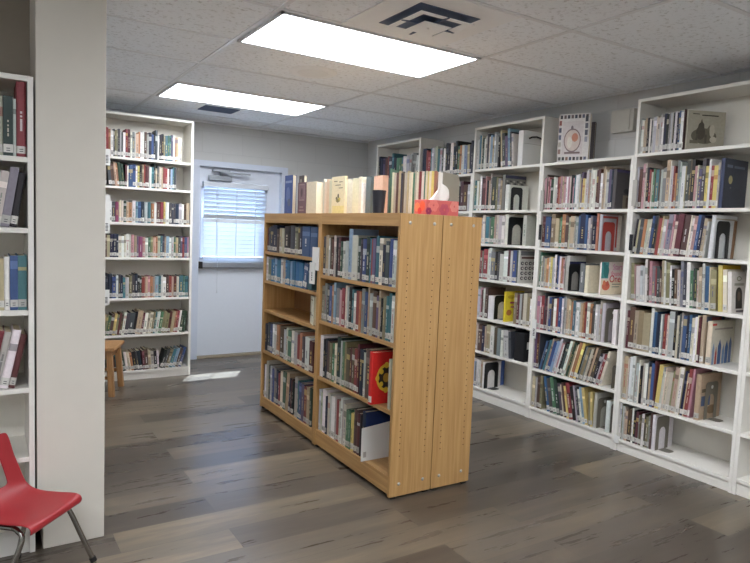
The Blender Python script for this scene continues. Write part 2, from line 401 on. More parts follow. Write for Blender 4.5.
# ------------------------------------------------------------------ white bookcases
T = 0.02
def sign(parent, x, y, z0, z1, w=0.034, mat='plate', marks=True, tilt=0, proud=0.004):
    """range sign clipped to the front of an upright; parent space: x along the front, y depth"""
    s = MB().box(x - w/2, y - proud, z0, x + w/2, y, z1).build('range_sign', M[mat], parent)
    if marks:
        mk = MB(); zz = z0 + 0.02
        while zz < min(z1 - 0.02, z0 + 0.075):
            mk.box(x - w*0.22, y - proud - 0.0006, zz, x + w*0.22, y - proud, zz + 0.006); zz += 0.011
        mk.build('print', ink(40, 40, 44), s)
    return s
def bookcase(label, loc, rotz, width, shelves, top, depth=0.25, group='white library bookcases', full=True):
    """local x along the front, y into the case, z up; shelves = heights of the shelf tops, lowest first"""
    o = thing('bookcase', label, 'bookcase', loc, (0, 0, rotz), group)
    for x in (0, width - T):
        MB().box(x, 0, 0, x + T, depth, top).build('side_panel', M['white'], o, bevel=0.0015)
    MB().box(T, depth - 0.008, 0.0, width - T, depth, top).build('back_panel', M['shelf_in'], o)
    for z in shelves:
        MB().box(T, 0.002, z - T, width - T, depth - 0.008, z).build('shelf', M['white'], o, bevel=0.0015)
    if full: MB().box(T, 0, top - T, width - T, depth - 0.008, top).build('top_panel', M['white'], o, bevel=0.0015)
    MB().box(T, 0.012, 0, width - T, 0.03, shelves[0] - T).build('plinth', M['white'], o)
    return o
XF = 3.427
RZ = -PI / 2                                 # right wall: local x -> -Y, local y -> +X
BND = [5.494, 4.741, 3.995, 3.241, 2.487, 1.734, 0.981]
SH = {
 'A': [0.09, 0.39, 0.67, 0.98, 1.27, 1.53, 1.80], 'B': [0.09, 0.39, 0.67, 0.98, 1.27, 1.53, 1.84],
 'C': [0.097, 0.396, 0.672, 0.985, 1.270, 1.536, 1.868], 'D': [0.092, 0.381, 0.670, 0.978, 1.265, 1.538, 1.868],
 'E': [0.080, 0.338, 0.665, 0.969, 1.259, 1.538, 1.875], 'F': [0.09, 0.34, 0.67, 0.97, 1.26, 1.54, 1.875]}
NAME = {'A': 'tall white bookcase in the far corner of the right wall', 'B': 'low white bookcase behind the tissue box, books on top',
        'C': 'tall white bookcase just beside the oak end panel', 'D': 'topless white bookcase under the cream wall box',
        'E': 'tall white bookcase with animal-drawing cover on its upper shelf', 'F': 'narrow visible strip of white bookcase past the nearest tall one'}
CASE = {}
for i, k in enumerate('ABCDEF'):
    full = k not in 'BD'
    CASE[k] = bookcase(NAME[k], (XF, BND[i], 0), RZ, BND[i] - BND[i+1] - 0.001, SH[k], 2.205 if full else SH[k][-1], full=full, depth=0.27)
W = 0.753
sign(CASE['E'], 0.022, 0, 1.555, 1.715, 0.03, 'greyplate', False)
sign(CASE['D'], 0.022, 0, 1.525, 1.675, 0.03, 'greyplate', False)
sign(CASE['D'], 0.022, 0, 1.32, 1.43, 0.022, 'black', False)
sign(CASE['E'], 0.022, 0, 1.28, 1.38, 0.022, 'black', False)
sign(CASE['D'], 0.022, 0, 0.60, 0.74, 0.04, 'plate')
sign(CASE['E'], 0.022, 0, 0.05, 0.10, 0.03, 'plate', False)
# bookcase by the door
DS = [0.078, 0.387, 0.696, 1.036, 1.324, 1.616, 1.853]
DOORC = bookcase('tall white bookcase packed with small books beside exit door', (0.81, 5.472, 0), 0, 0.75, DS, 2.208, depth=0.26)
sign(DOORC, 0.055, 0, 1.775, 1.905, 0.05); sign(DOORC, 0.055, 0, 1.23, 1.54, 0.052); sign(DOORC, 0.055, 0, 0.64, 0.77, 0.05)
# bookcase behind the red chair
LS = [0.105, 0.395, 0.672, 0.979, 1.297, 1.566]
LEFTC = bookcase('white bookcase behind the red chair', (-0.70, 2.752, 0), 0, 0.875, LS, 1.868, depth=0.30)

# ------------------------------------------------------------------ oak island: four units back to back
IO = Vector((1.7153, 2.5043, 0)); TH = -0.0139
IA = Vector((math.cos(TH), math.sin(TH), 0)); IB = Vector((-math.sin(TH), math.cos(TH), 0))
def IP(t, a, z=0): return IO + IA * a + IB * t + Vector((0, 0, z))
RI = -PI / 2 + TH
UD = 0.252; IH = 1.43
def oak(label, loc, rotz, width, shelves, plain_end=None):
    o = thing('oak_bookcase', label, 'bookcase', loc, (0, 0, rotz), 'oak bookcases of the centre island')
    t = 0.022
    ends = []
    for x in (0, width - t):
        ends.append(MB().box(x, 0, 0.012, x + t, UD, IH - (0.0 if x else 0.0)).build('side_panel', M['oak_v'], o, bevel=0.0015))
    MB().box(t, 0.0, IH - 0.064, width - t, 0.022, IH).build('header', M['oak_h2'], o)
    MB().box(t, 0.022, IH - 0.022, width - t, UD, IH).build('top_panel', M['oak_h2'], o)
    MB().box(t, UD - 0.008, 0.02, width - t, UD, IH - 0.022).build('back_panel', M['oak_back'], o)
    for z in shelves:
        MB().box(t, 0.004, z - 0.02, width - t, UD - 0.008, z).build('shelf', M['oak_h2'], o, bevel=0.001)
    MB().box(t, 0.004, 0.022, width - t, 0.022, shelves[0] - 0.02).build('base_board', M['oak_h2'], o)
    for x in (0.0, width - 0.04):
        for y in (0.012, UD - 0.04): MB().box(x + .006, y, 0, x + 0.034, y + 0.03, 0.014).build('foot', M['glue'], o)
    return o
M['oak_h2'] = wood('oak_grain_long_boards', (170, 128, 78), (197, 157, 103), 'x')
M['oak_back'] = wood('oak_back_board', (120, 84, 50), (142, 100, 60), 'z')
NS = [0.113, 0.446, 0.787, 1.063]; FS = [0.093, 0.438, 0.738, 0.950, 1.158]
near_w = 0.873; far_w = 0.908
NEAR = oak('oak bookcase with exposed end panel and tall white divider', IP(near_w, 0), RI, near_w, NS)
FAR = oak('oak bookcase nearest exit door with blue book sets', IP(near_w + far_w, 0), RI, far_w, FS)
NEARB = oak('oak bookcase backing the near one, facing the white shelves', IP(0.0, 2 * UD + 0.005), RI + PI, near_w, NS)
FARB = oak('oak bookcase backing the far one, facing the white shelves', IP(near_w, 2 * UD + 0.005), RI + PI, far_w, FS)
def peg_holes(case, xend, sgn):
    m = MB()
    for y in (0.05, UD - 0.048):
        z = 0.22
        while z < 1.22:
            m.lathe([(0.0, 0), (0.0033, 0)], 8, (0, 0, 0)); 
            n = len(m.v) - 16
            for i in range(n, n + 16):
                p = m.v[i]; m.v[i] = (xend + sgn * 0.0006, y + p[0], z + p[1])
            z += 0.032
    m.build('peg_holes', M['hole'], case)
    for y in (0.055, UD - 0.05):
        for z in (0.075, IH - 0.045):
            b = MB().lathe([(0.0, 0.004), (0.006, 0.0035), (0.009, 0.0)], 12)
            b.v = [(xend + sgn * p[2], y + p[0], z + p[1]) for p in b.v]
            b.build('bolt', M['steel'], case, smooth=True, fix=True)
peg_holes(NEAR, near_w, 1); peg_holes(NEARB, 0.0, -1)
# inside pegs rows of the far unit's end and the white range sign on the middle upright
s = MB().box(-0.0, -0.010, 0, 0.085, -0.004, 0.14).build('range_sign', M['plate'], FAR); s.location = (far_w - 0.075, 0, 1.085); 
MB().box(far_w - 1.31, -0.003, 0.018, far_w - 1.296, 0.004, 0.10).box(far_w - 1.31, -0.004, 0.084, far_w - 1.24, 0.0, 0.094).build('shelf_clip', M['plate'], FAR) if False else None
s2 = MB().box(-0.0, -0.016, 0, 0.07, -0.011, 0.13).build('range_sign', M['plate'], FAR); s2.location = (far_w - 0.095, 0, 1.0)
mk = MB()
for i in range(4): mk.box(0.03, -0.0166, 0.02 + i * 0.014, 0.04, -0.016, 0.029 + i * 0.014)
mk.build('print', ink(60, 60, 64), s2)

# ------------------------------------------------------------------ books
PAL = {'w': ((224, 221, 211), 'white'), 'c': ((226, 211, 172), 'cream'), 't': ((188, 158, 112), 'tan'), 'y': ((224, 190, 62), 'yellow'),
       'o': ((206, 114, 54), 'orange'), 'r': ((176, 44, 42), 'red'), 'm': ((108, 38, 40), 'maroon'), 'p': ((206, 128, 134), 'pink'),
       'v': ((106, 80, 128), 'purple'), 'b': ((44, 86, 160), 'blue'), 'n': ((30, 40, 78), 'navy'), 's': ((118, 164, 200), 'light blue'),
       'e': ((42, 118, 136), 'teal'), 'g': ((62, 124, 78), 'green'), 'd': ((38, 70, 50), 'dark green'), 'k': ((30, 30, 34), 'black'),
       'x': ((70, 72, 80), 'dark grey'), 'a': ((128, 128, 130), 'grey'), 'l': ((180, 180, 178), 'light grey'), 'u': ((98, 66, 46), 'brown'),
       'h': ((138, 128, 80), 'olive'), 'i': ((190, 180, 154), 'beige'), 'q': ((166, 48, 108), 'magenta'), 'z': ((222, 170, 128), 'peach'), 'j': ((20, 118, 190), 'bright blue')}
SPECS = []
def jit(rgb, k=0.07):
    f = 1 + random.uniform(-k, k); g = 0.3 * rgb[0] + 0.59 * rgb[1] + 0.11 * rgb[2]
    rgb = [c * 0.57 + g * 0.43 for c in rgb]
    return srgb(*[max(4, min(250, c * f + random.uniform(-6, 6))) for c in rgb])
CAMP = Vector((0, 0, 1.343)); CF = 627.2
def add_spec(**s):
    if s.get('bonus'): s['loc'] = Vector(s['loc']) + Vector((0, 0, 0.0008))
    n = Matrix.Rotation(s['rot'], 3, 'Z') @ Vector((0, -1, 0))
    c = Vector(s['loc']) + Vector((0, 0, s['h'] / 2)); v = CAMP - c
    s['area'] = s['t'] * s['h'] * (CF / v.length) ** 2 * max(0.05, n.dot(v.normalized())) + s.get('bonus', 0)
    s['px'] = s['t'] * CF / v.length * max(0.05, n.dot(v.normalized()))
    SPECS.append(s); return s
def parse(tok):
    ang = 0.0; out = []
    for t in tok.split():
        if t[0] == '[': ang = float(t[1:-1]); continue
        w = 1.0
        if t.endswith('++'): w = 2.1; t = t[:-2]
        elif t.endswith('+'): w = 1.45; t = t[:-1]
        elif t.endswith('-'): w = 0.65; t = t[:-1]
        out.append((t[0], int(t[1]), w, R(ang)))
    return out
def row(place, rot, u0, u1, z, hmax, tok, where, group, dmin=0.15, dmax=0.20, sticker=True, gap=0.0008, plainspine=False, fill=0.0):
    """a run of books on one shelf; place(u) gives the spine line; u0..u1 is the stretch they fill"""
    bs = parse(tok)
    if fill:                                   # thin paperbacks tucked between the others
        out = []
        for b in bs:
            out.append(b)
            if random.random() < fill: out.append((random.choice('wciltahpxutic'), max(4, min(9, b[1] + random.randint(-1, 1))), random.uniform(0.4, 0.6), b[3]))
        bs = out
    ws = [b[2] * random.uniform(0.62, 1.38) for b in bs]; hs = [hmax * (0.55 + 0.05 * b[1]) * random.uniform(0.965, 1.02) for b in bs]
    fixed = 0.0; coef = 0.0
    gaps = []
    for i, b in enumerate(bs):
        g = 0.0
        pa = bs[i-1][3] if i else 0.0; ph = hs[i-1] if i else 0.2
        if b[3] < pa: g = max(ph, hs[i]) * (math.sin(abs(pa)) if pa > 0 else 0) + (hs[i] * math.sin(abs(b[3])) if b[3] < 0 else 0) - (ph * math.sin(abs(pa)) if pa < 0 else 0)
        gaps.append(max(0, g)); fixed += max(0, g) + gap
        coef += ws[i] / math.cos(b[3])
    if bs[-1][3] > 0: fixed += hs[-1] * math.sin(bs[-1][3])
    k = (u1 - u0 - fixed) / coef
    u = u0
    for i, b in enumerate(bs):
        t = ws[i] * k; u += gaps[i]
        foot = t / math.cos(b[3])
        piv = u + foot if b[3] > 0 else u
        sz = 'very thin ' if b[2] < 0.6 else 'thick ' if b[2] > 1.3 else 'slim ' if b[2] < 0.8 else ''
        sz = ('tall ' if b[1] >= 9 else 'short ' if b[1] <= 5 else '') + sz
        if abs(b[3]) > R(4): sz = 'leaning ' + sz
        nb = [PAL[bs[j][0]][1] for j in (i - 1, i + 1) if 0 <= j < len(bs)]
        if len(nb) == 2: rel = ('between two %s books' % nb[0]) if nb[0] == nb[1] else 'between %s and %s books' % tuple(nb)
        elif i == 0: rel = 'starting its row before %s' % nb[0]
        else: rel = 'ending its row after %s' % nb[0]
        p = place(piv); p = Vector((p[0], p[1], z + 0.0008))
        add_spec(t=t, h=hs[i], d=random.uniform(dmin, dmax) if hs[i] > 0.17 else random.uniform(0.125, 0.15), loc=p, rot=rot, lean=b[3], col=jit(PAL[b[0]][0]), code=b[0],
                 label='%s%s book %s, %s' % (sz, PAL[b[0]][1], rel, where), nth=i, group=group, sticker=sticker, plainspine=plainspine)
        u += foot + gap
    return u
ORD = 'first second third fourth fifth sixth seventh eighth ninth tenth eleventh twelfth thirteenth fourteenth fifteenth sixteenth seventeenth eighteenth nineteenth twentieth'.split()
for tens, base in (('twenty', 20), ('thirty', 30)):
    ORD += [('%s-%s' % (tens, ORD[i])) for i in range(9)] + (['thirtieth'] if base == 20 else [])
SHELFW = ['top shelf', 'second shelf', 'third shelf', 'fourth shelf', 'fifth shelf', 'sixth shelf', 'bottom shelf']

def book_bms(s, simple=False):
    """cover, pages and sticker shells in the book's own space: x across the spine, y into the shelf, z up"""
    t, h, d = s['t'], s['h'], s['d']; rnd = random.Random(int(t * 1e6) + int(h * 1e6) * 7 + int(d * 1e6) * 13 + len(s['label']))
    c = s['col']; th = min(0.0025, t * 0.16)
    ox = -t if s['lean'] > 0 else 0.0
    cov = MB()
    r = min(0.006, t * 0.22) if rnd.random() < 0.6 else 0.0008
    outer = [(0, d), (0, r), (t * 0.12, r * 0.35), (t * 0.3, 0.0003), (t * 0.7, 0.0003), (t * 0.88, r * 0.35), (t, r), (t, d)]
    inner = [(th, d), (th, r + th), (t - th, r + th), (t - th, d)]
    n = len(outer)
    side = s.get('side', c)
    # spine bands
    zs = [0.0, h]; bands = {}
    style = rnd.random()
    lum = 0.3 * c[0] + 0.6 * c[1] + 0.1 * c[2]
    tc_ = rnd.choice([(0.75, 0.7, 0.55, 1), (0.8, 0.8, 0.78, 1), (0.72, 0.55, 0.2, 1)]) if lum < 0.22 else rnd.choice([(0.02, 0.02, 0.03, 1), (0.03, 0.05, 0.2, 1), (0.35, 0.03, 0.03, 1), (0.02, 0.12, 0.07, 1)])
    if style < 0.45 and not s.get('plainspine'):
        a = rnd.uniform(0.62, 0.78); b = a + rnd.uniform(0.06, 0.16)
        zs = [0.0, h * a, h * b, h]; bands[1] = rnd.choice([tuple(a_ * 0.5 + b_ * 0.5 for a_, b_ in zip(tc_, c)), tuple(min(1, v * 0.45) for v in c[:3]) + (1,), tuple(min(1, v * 1.5 + 0.05) for v in c[:3]) + (1,)])
    for k in range(len(zs) - 1):
        z0, z1 = zs[k], zs[k + 1]
        for i in range(n - 1):
            (x0, y0), (x1, y1) = outer[i], outer[i + 1]
            col = side if i in (0, n - 2) else bands.get(k, c)
            if i in (1, n - 3) : col = bands.get(k, c)
            cov.add([(ox+x0, y0, z0), (ox+x1, y1, z0), (ox+x1, y1, z1), (ox+x0, y0, z1)], [(0, 1, 2, 3)], col)
    # title marks on the spine
    if not s.get('plainspine') and t > 0.008 and rnd.random() < 0.62:
        zz = h * rnd.uniform(0.26, 0.36); top = h * rnd.uniform(0.58, 0.72); wd = t * rnd.uniform(0.12, 0.3); tc_ = tuple(a_ * 0.6 + b_ * 0.4 for a_, b_ in zip(tc_, c))
        while zz < top:
            ln = rnd.uniform(0.006, 0.05)
            cov.add([(ox + t/2 - wd/2, -0.0003, zz), (ox + t/2 + wd/2, -0.0003, zz), (ox + t/2 + wd/2, -0.0003, min(top, zz + ln)), (ox + t/2 - wd/2, -0.0003, min(top, zz + ln))], [(0, 1, 2, 3)], tc_)
            zz += ln + rnd.uniform(0.003, 0.012)
    # inside of the boards, board edges, top and bottom rims
    for i in range(3):
        (x0, y0), (x1, y1) = inner[i], inner[i + 1]
        if simple and i != 1: continue
        cov.add([(ox+x1, y1, 0), (ox+x0, y0, 0), (ox+x0, y0, h), (ox+x1, y1, h)], [(0, 1, 2, 3)], side)
    for z, flip in ((h, False), (0, True)):
        if simple and flip: continue
        q = [(ox+x, y, z) for x, y in outer] + [(ox+x, y, z) for x, y in inner]
        fs = [(0, 1, 9, 8), (1, 2, 3, 4, 5, 6, 10, 9), (6, 7, 11, 10)]
        cov.add(q, [f if flip else f[::-1] for f in fs], side)
    cov.add([(ox, d, 0), (ox, d, h), (ox+th, d, h), (ox+th, d, 0)], [(0, 1, 2, 3)], side)
    cov.add([(ox+t-th, d, 0), (ox+t-th, d, h), (ox+t, d, h), (ox+t, d, 0)], [(0, 1, 2, 3)], side)
    pg = MB(); e = 0.0002
    pg.box(ox + th + e, r + th + 0.0006, 0.003, ox + t - th - e, d - 0.004, h - 0.004, (0.66, 0.58, 0.44, 1))
    st = MB()
    if s.get('sticker') and rnd.random() < 0.9:
        lk = rnd.uniform(0.42, 0.72); za, zb = 0.012, 0.012 + rnd.uniform(0.024, 0.034)
        pts = [(0.0, r), (t * 0.12, r * 0.35), (t * 0.3, 0.0003), (t * 0.7, 0.0003), (t * 0.88, r * 0.35), (t, r)]
        for i in range(5):
            (x0, y0), (x1, y1) = pts[i], pts[i + 1]
            st.add([(ox+x0, y0 - 0.0006, za), (ox+x1, y1 - 0.0006, za), (ox+x1, y1 - 0.0006, zb), (ox+x0, y0 - 0.0006, zb)], [(0, 1, 2, 3)], (lk, lk * 0.97, lk * 0.9, 1))
        if t > 0.016:
            for q in range(2):
                zc = za + 0.006 + q * 0.008
                st.add([(ox + t*0.3, -0.0009, zc), (ox + t*0.7, -0.0009, zc), (ox + t*0.7, -0.0009, zc + 0.003), (ox + t*0.3, -0.0009, zc + 0.003)], [(0, 1, 2, 3)], (0.08, 0.08, 0.09, 1))
    return cov, pg, st
def world_verts(s, vs):
    mt = Matrix.Translation(s['loc']) @ Matrix.Rotation(s['rot'], 4, 'Z') @ Matrix.Rotation(s['lean'], 4, 'Y')
    return [tuple(mt @ Vector(v)) for v in vs]
def art(s, items):
    """printed front-cover art on the board facing +x: rectangles and ellipses in fractions of (depth, height)"""
    m = MB(); t, d, h = s['t'], s['d'], s['h']; ox = -t if s['lean'] > 0 else 0.0
    for k, it in enumerate(items):
        x = ox + t + 0.0004 + 0.0002 * k; c = srgb(*it[-1])
        if it[0] == 'R':
            _, y0, z0, y1, z1, _c = it; m.add([(x, y0*d, z0*h), (x, y1*d, z0*h), (x, y1*d, z1*h), (x, y0*d, z1*h)], [(0, 1, 2, 3)], c)
        elif it[0] == 'E':
            _, cy, cz, ry, rz, _c = it; n = 20
            m.add([(x, (cy + ry*math.cos(2*PI*i/n))*d, (cz + rz*math.sin(2*PI*i/n))*h) for i in range(n)], [tuple(range(n))], c)
        elif it[0] == 'P':
            _, pts, _c = it; m.add([(x, p[0]*d, p[1]*h) for p in pts], [tuple(range(len(pts)))], c)
    return m
def cover_text(o, s, body, y, z, size, rgb, mirror=False):
    t, d, h = s['t'], s['d'], s['h']; ox = -t if s['lean'] > 0 else 0.0
    return text(body, o, 'title', (ox + t + 0.0025, y * d, z * h), (PI/2, 0, PI/2), size, ink(*rgb), ext=0.0002)
MESHLESS = []
def make_book(s, parts):
    o = thing('book', s['label'], 'book', s['loc'], (0, s['lean'], s['rot']), s['group'])
    if not parts:
        COL.objects.unlink(o); bpy.data.objects.remove(o)
        cov, pg, st = book_bms(s)
        for q in (pg, st):
            if q.f: cov.add(q.v, q.f); cov.c[-len(q.f):] = q.c
        o = cov.build('book', M['book']); o.location = s['loc']; o.rotation_euler = (0, s['lean'], s['rot'])
        return tag(o, s['label'], 'book', s['group'])
    cov, pg, st = book_bms(s)
    cov.build('cover', M['book'], o)
    pg.build('page_block', M['paper'], o)
    if st.f: st.build('spine_label', M['art'], o)
    if s.get('art'): art(s, s['art']).build('cover_print', M['art'], o)
    for tx in s.get('texts', ()): cover_text(o, s, *tx)
    return o

def PR(dx=0.012): return lambda u: (XF + dx, -u)
def rrow(k, i, y0, y1, hmax, tok, where, dx=0.012, **kw):
    kw.setdefault('fill', {'E': 0.32, 'D': 0.22, 'C': 0.25}.get(k, 0))
    row(PR(dx), RZ, -y0, -y1, SH[k][i], hmax, tok, where, 'books on the %s' % where, **kw)
def rbook(k, i, y, t, h, d, code, label, dx=0.012, alpha=0, lean=0, **kw):
    """one book on the right wall; y = world Y of its far side"""
    add_spec(t=t, h=h, d=d, loc=Vector((XF + dx, y if lean <= 0 else y - t / math.cos(R(lean)), SH[k][i])), rot=RZ - R(alpha), lean=R(lean), col=jit(PAL[code][0], 0.02) if isinstance(code, str) else srgb(*code),
             code=code, label=label, nth=None, group='books on the right-hand wall shelves', bonus=1e6, sticker=kw.pop('sticker', False), **kw)

def wn(i, case): return '%s of %s' % (['bottom shelf', 'sixth shelf', 'fifth shelf', 'fourth shelf', 'third shelf', 'second shelf', 'top shelf'][i], case)
cE, cD, cC, cB, cA = 'nearest tall bookcase', 'topless bookcase', 'bookcase beside oak panel', 'low bookcase', 'corner bookcase'
# --- E, the nearest full bookcase
rrow('E', 6, 2.463, 2.180, 0.232, 'l7- w7 t7 k7 w7 l7- l7 i7 l7 w7 n8+ k8 a8 l8- k8 w8 n8 b8 w8', wn(6, cE))
rbook('E', 6, 2.165, 0.012, 0.222, 0.235, (172, 167, 150), 'grey-brown picture book facing out, dark animal drawing beside pale figure', dx=0.006, alpha=24, plainspine=True,
      art=[('E', .45, .36, .34, .20, (104, 98, 84)), ('E', .36, .44, .12, .18, (78, 72, 62)), ('P', [(.26, .50), (.30, .66), (.38, .74), (.44, .66), (.46, .50)], (80, 74, 64)), ('P', [(.34, .70), (.37, .80), (.40, .71)], (92, 86, 74)), ('P', [(.50, .52), (.60, .66), (.58, .50)], (112, 106, 92)), ('P', [(.22, .2), (.25, .4), (.30, .4), (.27, .2)], (86, 80, 68)), ('P', [(.48, .18), (.46, .4), (.53, .4), (.53, .18)], (86, 80, 68)), ('E', .66, .50, .07, .16, (190, 184, 166)), ('E', .70, .28, .09, .08, (196, 190, 172)), ('R', .08, .16, .30, .24, (112, 106, 90)), ('R', .12, .90, .30, .92, (70, 64, 52)), ('R', .36, .87, .80, .90, (60, 54, 44))])
rrow('E', 5, 2.463, 1.948, 0.280, 'l7- m6 p9 k7+ r6 g6 e6 l6 a6 t9 l7 r7 o4 a9 l8 w7 x9+ k9 p6 v5 x9 y6 w9 r6 y6', wn(5, cE))
rbook('E', 5, 1.945, 0.020, 0.272, 0.235, (52, 62, 92), 'thick navy book with pale moon, ending the row below the animal cover', side=srgb(62, 66, 78), plainspine=True,
      art=[('E', .28, .58, .085, .085, (176, 166, 120)), ('R', .10, .82, .34, .88, (110, 118, 136)), ('R', .40, .82, .86, .87, (104, 112, 130)), ('E', .3, .42, .03, .02, (104, 104, 104)), ('E', .6, .3, .2, .12, (54, 58, 70))])
rrow('E', 4, 2.463, 1.985, 0.245, '[5] k7 x7+ o7 i7 b8 n9+ r7 l7 a9 c6 m9+ u9++ w7 p8 b9 n9 t7', wn(4, cE))
rbook('E', 4, 1.982, 0.022, 0.240, 0.225, 'w', 'white book with brown edge held by a black bookend', lean=2, plainspine=True, art=[('R', .86, 0, 1, .9, (150, 112, 80)), ('R', .05, .9, .95, .93, (180, 170, 150))])
rrow('E', 3, 2.463, 1.912, 0.260, '[-3] h7 l6+ l6 w9 p9+ a6 r6- x6 t9 h8+ k6 u6 i6 a9 x6 w9 g6+ d6 t7 l9 b8 h7+', wn(3, cE))
rbook('E', 3, 1.900, 0.024, 0.256, 0.19, 'y', 'bright yellow topped book leaning behind white arch cover', lean=-4, side=srgb(222, 184, 60), plainspine=True)
rbook('E', 3, 1.871, 0.022, 0.235, 0.16, 'c', 'cream book pressed between yellow book and white arch cover', lean=-4, sticker=True)
rbook('E', 3, 1.844, 0.020, 0.225, 0.15, 'w', 'white book whose cover shows a dark stone arch', lean=-4, plainspine=True,
      art=[('R', .28, .10, .72, .46, (62, 58, 52)), ('E', .50, .46, .22, .16, (62, 58, 52)), ('E', .5, .40, .1, .12, (120, 100, 84)), ('E', .5, .83, .16, .06, (150, 148, 120)), ('E', .5, .83, .10, .035, (224, 221, 211)), ('R', .18, .66, .82, .72, (170, 166, 150)), ('R', .3, .02, .8, .06, (90, 80, 90))])
rrow('E', 2, 2.463, 1.985, 0.272, 'm7+ u8+ t7+ h7+ t7++ w9+ b8 n7 w7 r7 c7 l9+ k9 x8 b8 n8 b9 c7 w8 m8', wn(2, cE))
rbook('E', 2, 1.982, 0.022, 0.275, 0.20, 't', 'tan book with red strip standing behind the blue spires cover', sticker=True, plainspine=True, art=[('R', .05, .86, .95, .97, (90, 96, 118)), ('R', .3, .88, .8, .95, (150, 70, 70))])
rbook('E', 2, 1.948, 0.028, 0.245, 0.235, 'c', 'cream book with blue spires on its cover, near empty corner', side=srgb(206, 200, 182), plainspine=True, sticker=True,
      art=[('R', .02, .90, .2, .95, (196, 60, 50))] + [('P', [(x, .0), (x + w_, .0), (x + w_, hh), (x + w_ / 2, hh + .16), (x, hh)], c_) for x, w_, hh, c_ in ((.08, .09, .36, (120, 140, 170)), (.20, .08, .26, (170, 60, 50)), (.31, .14, .42, (52, 82, 130)), (.50, .10, .30, (110, 140, 176)), (.62, .13, .38, (64, 98, 146)), (.78, .12, .46, (90, 110, 150)))] + [('R', .1, .80, .9, .84, (160, 150, 140))])
rrow('E', 1, 2.463, 1.992, 0.285, 't8+ w9 w9 l7+ k6 i7 w7 t6 b8 m9 [4] y8+ i6 i6 i6 h7 t8+ w9 n8 r9 p9', wn(1, cE))
rbook('E', 1, 1.988, 0.030, 0.262, 0.215, 't', 'tan book with blue picture behind the grey bookend', plainspine=True, sticker=True, art=[('R', .08, .3, .5, .52, (70, 86, 120)), ('R', .08, .6, .5, .68, (96, 84, 60)), ('E', .6, .2, .25, .1, (120, 96, 66))])
rrow('E', 0, 2.463, 2.238, 0.226, 'w9 l8 t6 u8+ w9 k7 m7 u6 w7 h6 u9', wn(0, cE))
rbook('E', 0, 2.236, 0.022, 0.215, 0.185, 'w', 'white book behind the grey bookend, lowest shelf under towers cover', plainspine=True)
# --- D, topless
rbook('D', 6, 3.122, 0.045, 0.325, 0.215, 'w', 'large white book with photo border standing on topless bookcase', dx=0.03, alpha=64, plainspine=True, side=srgb(214, 210, 206),
      art=[('R', .16, .14, .80, .84, (206, 198, 196))] + [('R', .06 + .115 * i, .90, .14 + .115 * i, .975, c_) for i, c_ in enumerate(((60, 60, 66), (96, 80, 78), (52, 54, 66), (110, 96, 96), (60, 66, 84), (80, 70, 70), (90, 92, 110), (66, 60, 58)))]
      + [('R', .06 + .115 * i, .025, .14 + .115 * i, .095, c_) for i, c_ in enumerate(((90, 84, 80), (60, 60, 60), (130, 100, 84), (70, 80, 96), (60, 54, 54), (110, 110, 112), (80, 60, 56), (96, 100, 120)))]
      + [('R', .04, .16 + .15 * i, .12, .26 + .15 * i, c_) for i, c_ in enumerate(((150, 120, 110), (180, 170, 160), (96, 100, 120), (64, 66, 84), (140, 80, 70)))]
      + [('R', .86, .40 + .14 * i, .95, .51 + .14 * i, c_) for i, c_ in enumerate(((150, 150, 160), (84, 84, 96), (96, 96, 108), (60, 62, 70)))]
      + [('E', .48, .44, .27, .25, (136, 116, 116)), ('E', .48, .44, .24, .22, (206, 190, 180)), ('E', .56, .50, .10, .09, (196, 130, 104)), ('E', .40, .40, .08, .12, (216, 208, 196)), ('E', .46, .70, .04, .05, (120, 110, 112)), ('R', .25, .16, .74, .20, (120, 100, 100))])
rbook('D', 6, 3.122 + 0.032 * math.cos(R(64)) - 0.05 * math.sin(R(64)), 0.03, 0.27, 0.19, 'x', 'dark book half hidden behind the large photo-border book', dx=0.03 + 0.032 * math.sin(R(64)) + 0.05 * math.cos(R(64)), alpha=64, plainspine=True)
rrow('D', 5, 3.217, 2.640, 0.272, 'p6 p6 r5- p5 d5 w6 l5 r6 o6 p6 p6 w6 p5 k6 e6 w6 l6 v7 y4 l8 t7 w9 w8 w8 m8 u8 w6 t9 l7 v8 n7', wn(5, cD))
rbook('D', 5, 2.637, 0.024, 0.255, 0.215, 'x', 'dark slate book with small tan picture ending its row', plainspine=True, art=[('R', .02, .92, .98, .98, (76, 66, 110)), ('R', .35, .02, .8, .36, (132, 122, 104)), ('E', .5, .46, .14, .06, (40, 42, 46)), ('R', .5, .06, .7, .30, (90, 74, 60))])
rrow('D', 4, 3.217, 2.725, 0.246, 'm7 b7+ h9+ t6 g7 o9 u8 i7 t8 l7 b8 n9+ b8 l7 n7 o9', wn(4, cD))
rbook('D', 4, 2.722, 0.022, 0.238, 0.20, 'l', 'grey book with red border behind the red bookend', plainspine=True, art=[('R', .04, .90, .80, .96, (166, 66, 58)), ('R', .72, .1, .80, .9, (166, 66, 58)), ('R', .82, 0, 1, 1, (206, 200, 188))])
rrow('D', 3, 3.217, 2.982, 0.246, 'g9 h7 t6 o7 i7 y7 l7 w9 n9 b8 w8 o7 p7', wn(3, cD))
rbook('D', 3, 2.979, 0.034, 0.240, 0.17, 'i', 'tan book with white and navy cover behind black bookend', plainspine=True, art=[('R', .02, .84, 1, 1, (216, 214, 208)), ('R', .02, .74, 1, .84, (40, 44, 90))])
rbook('D', 3, 2.850, 0.035, 0.195, 0.15, (110, 114, 116), 'grey photo-spined book just past the black bookend', plainspine=False)
rbook('D', 3, 2.812, 0.03, 0.185, 0.14, 'c', 'pale cream book against the grey photo-spined one', plainspine=True)
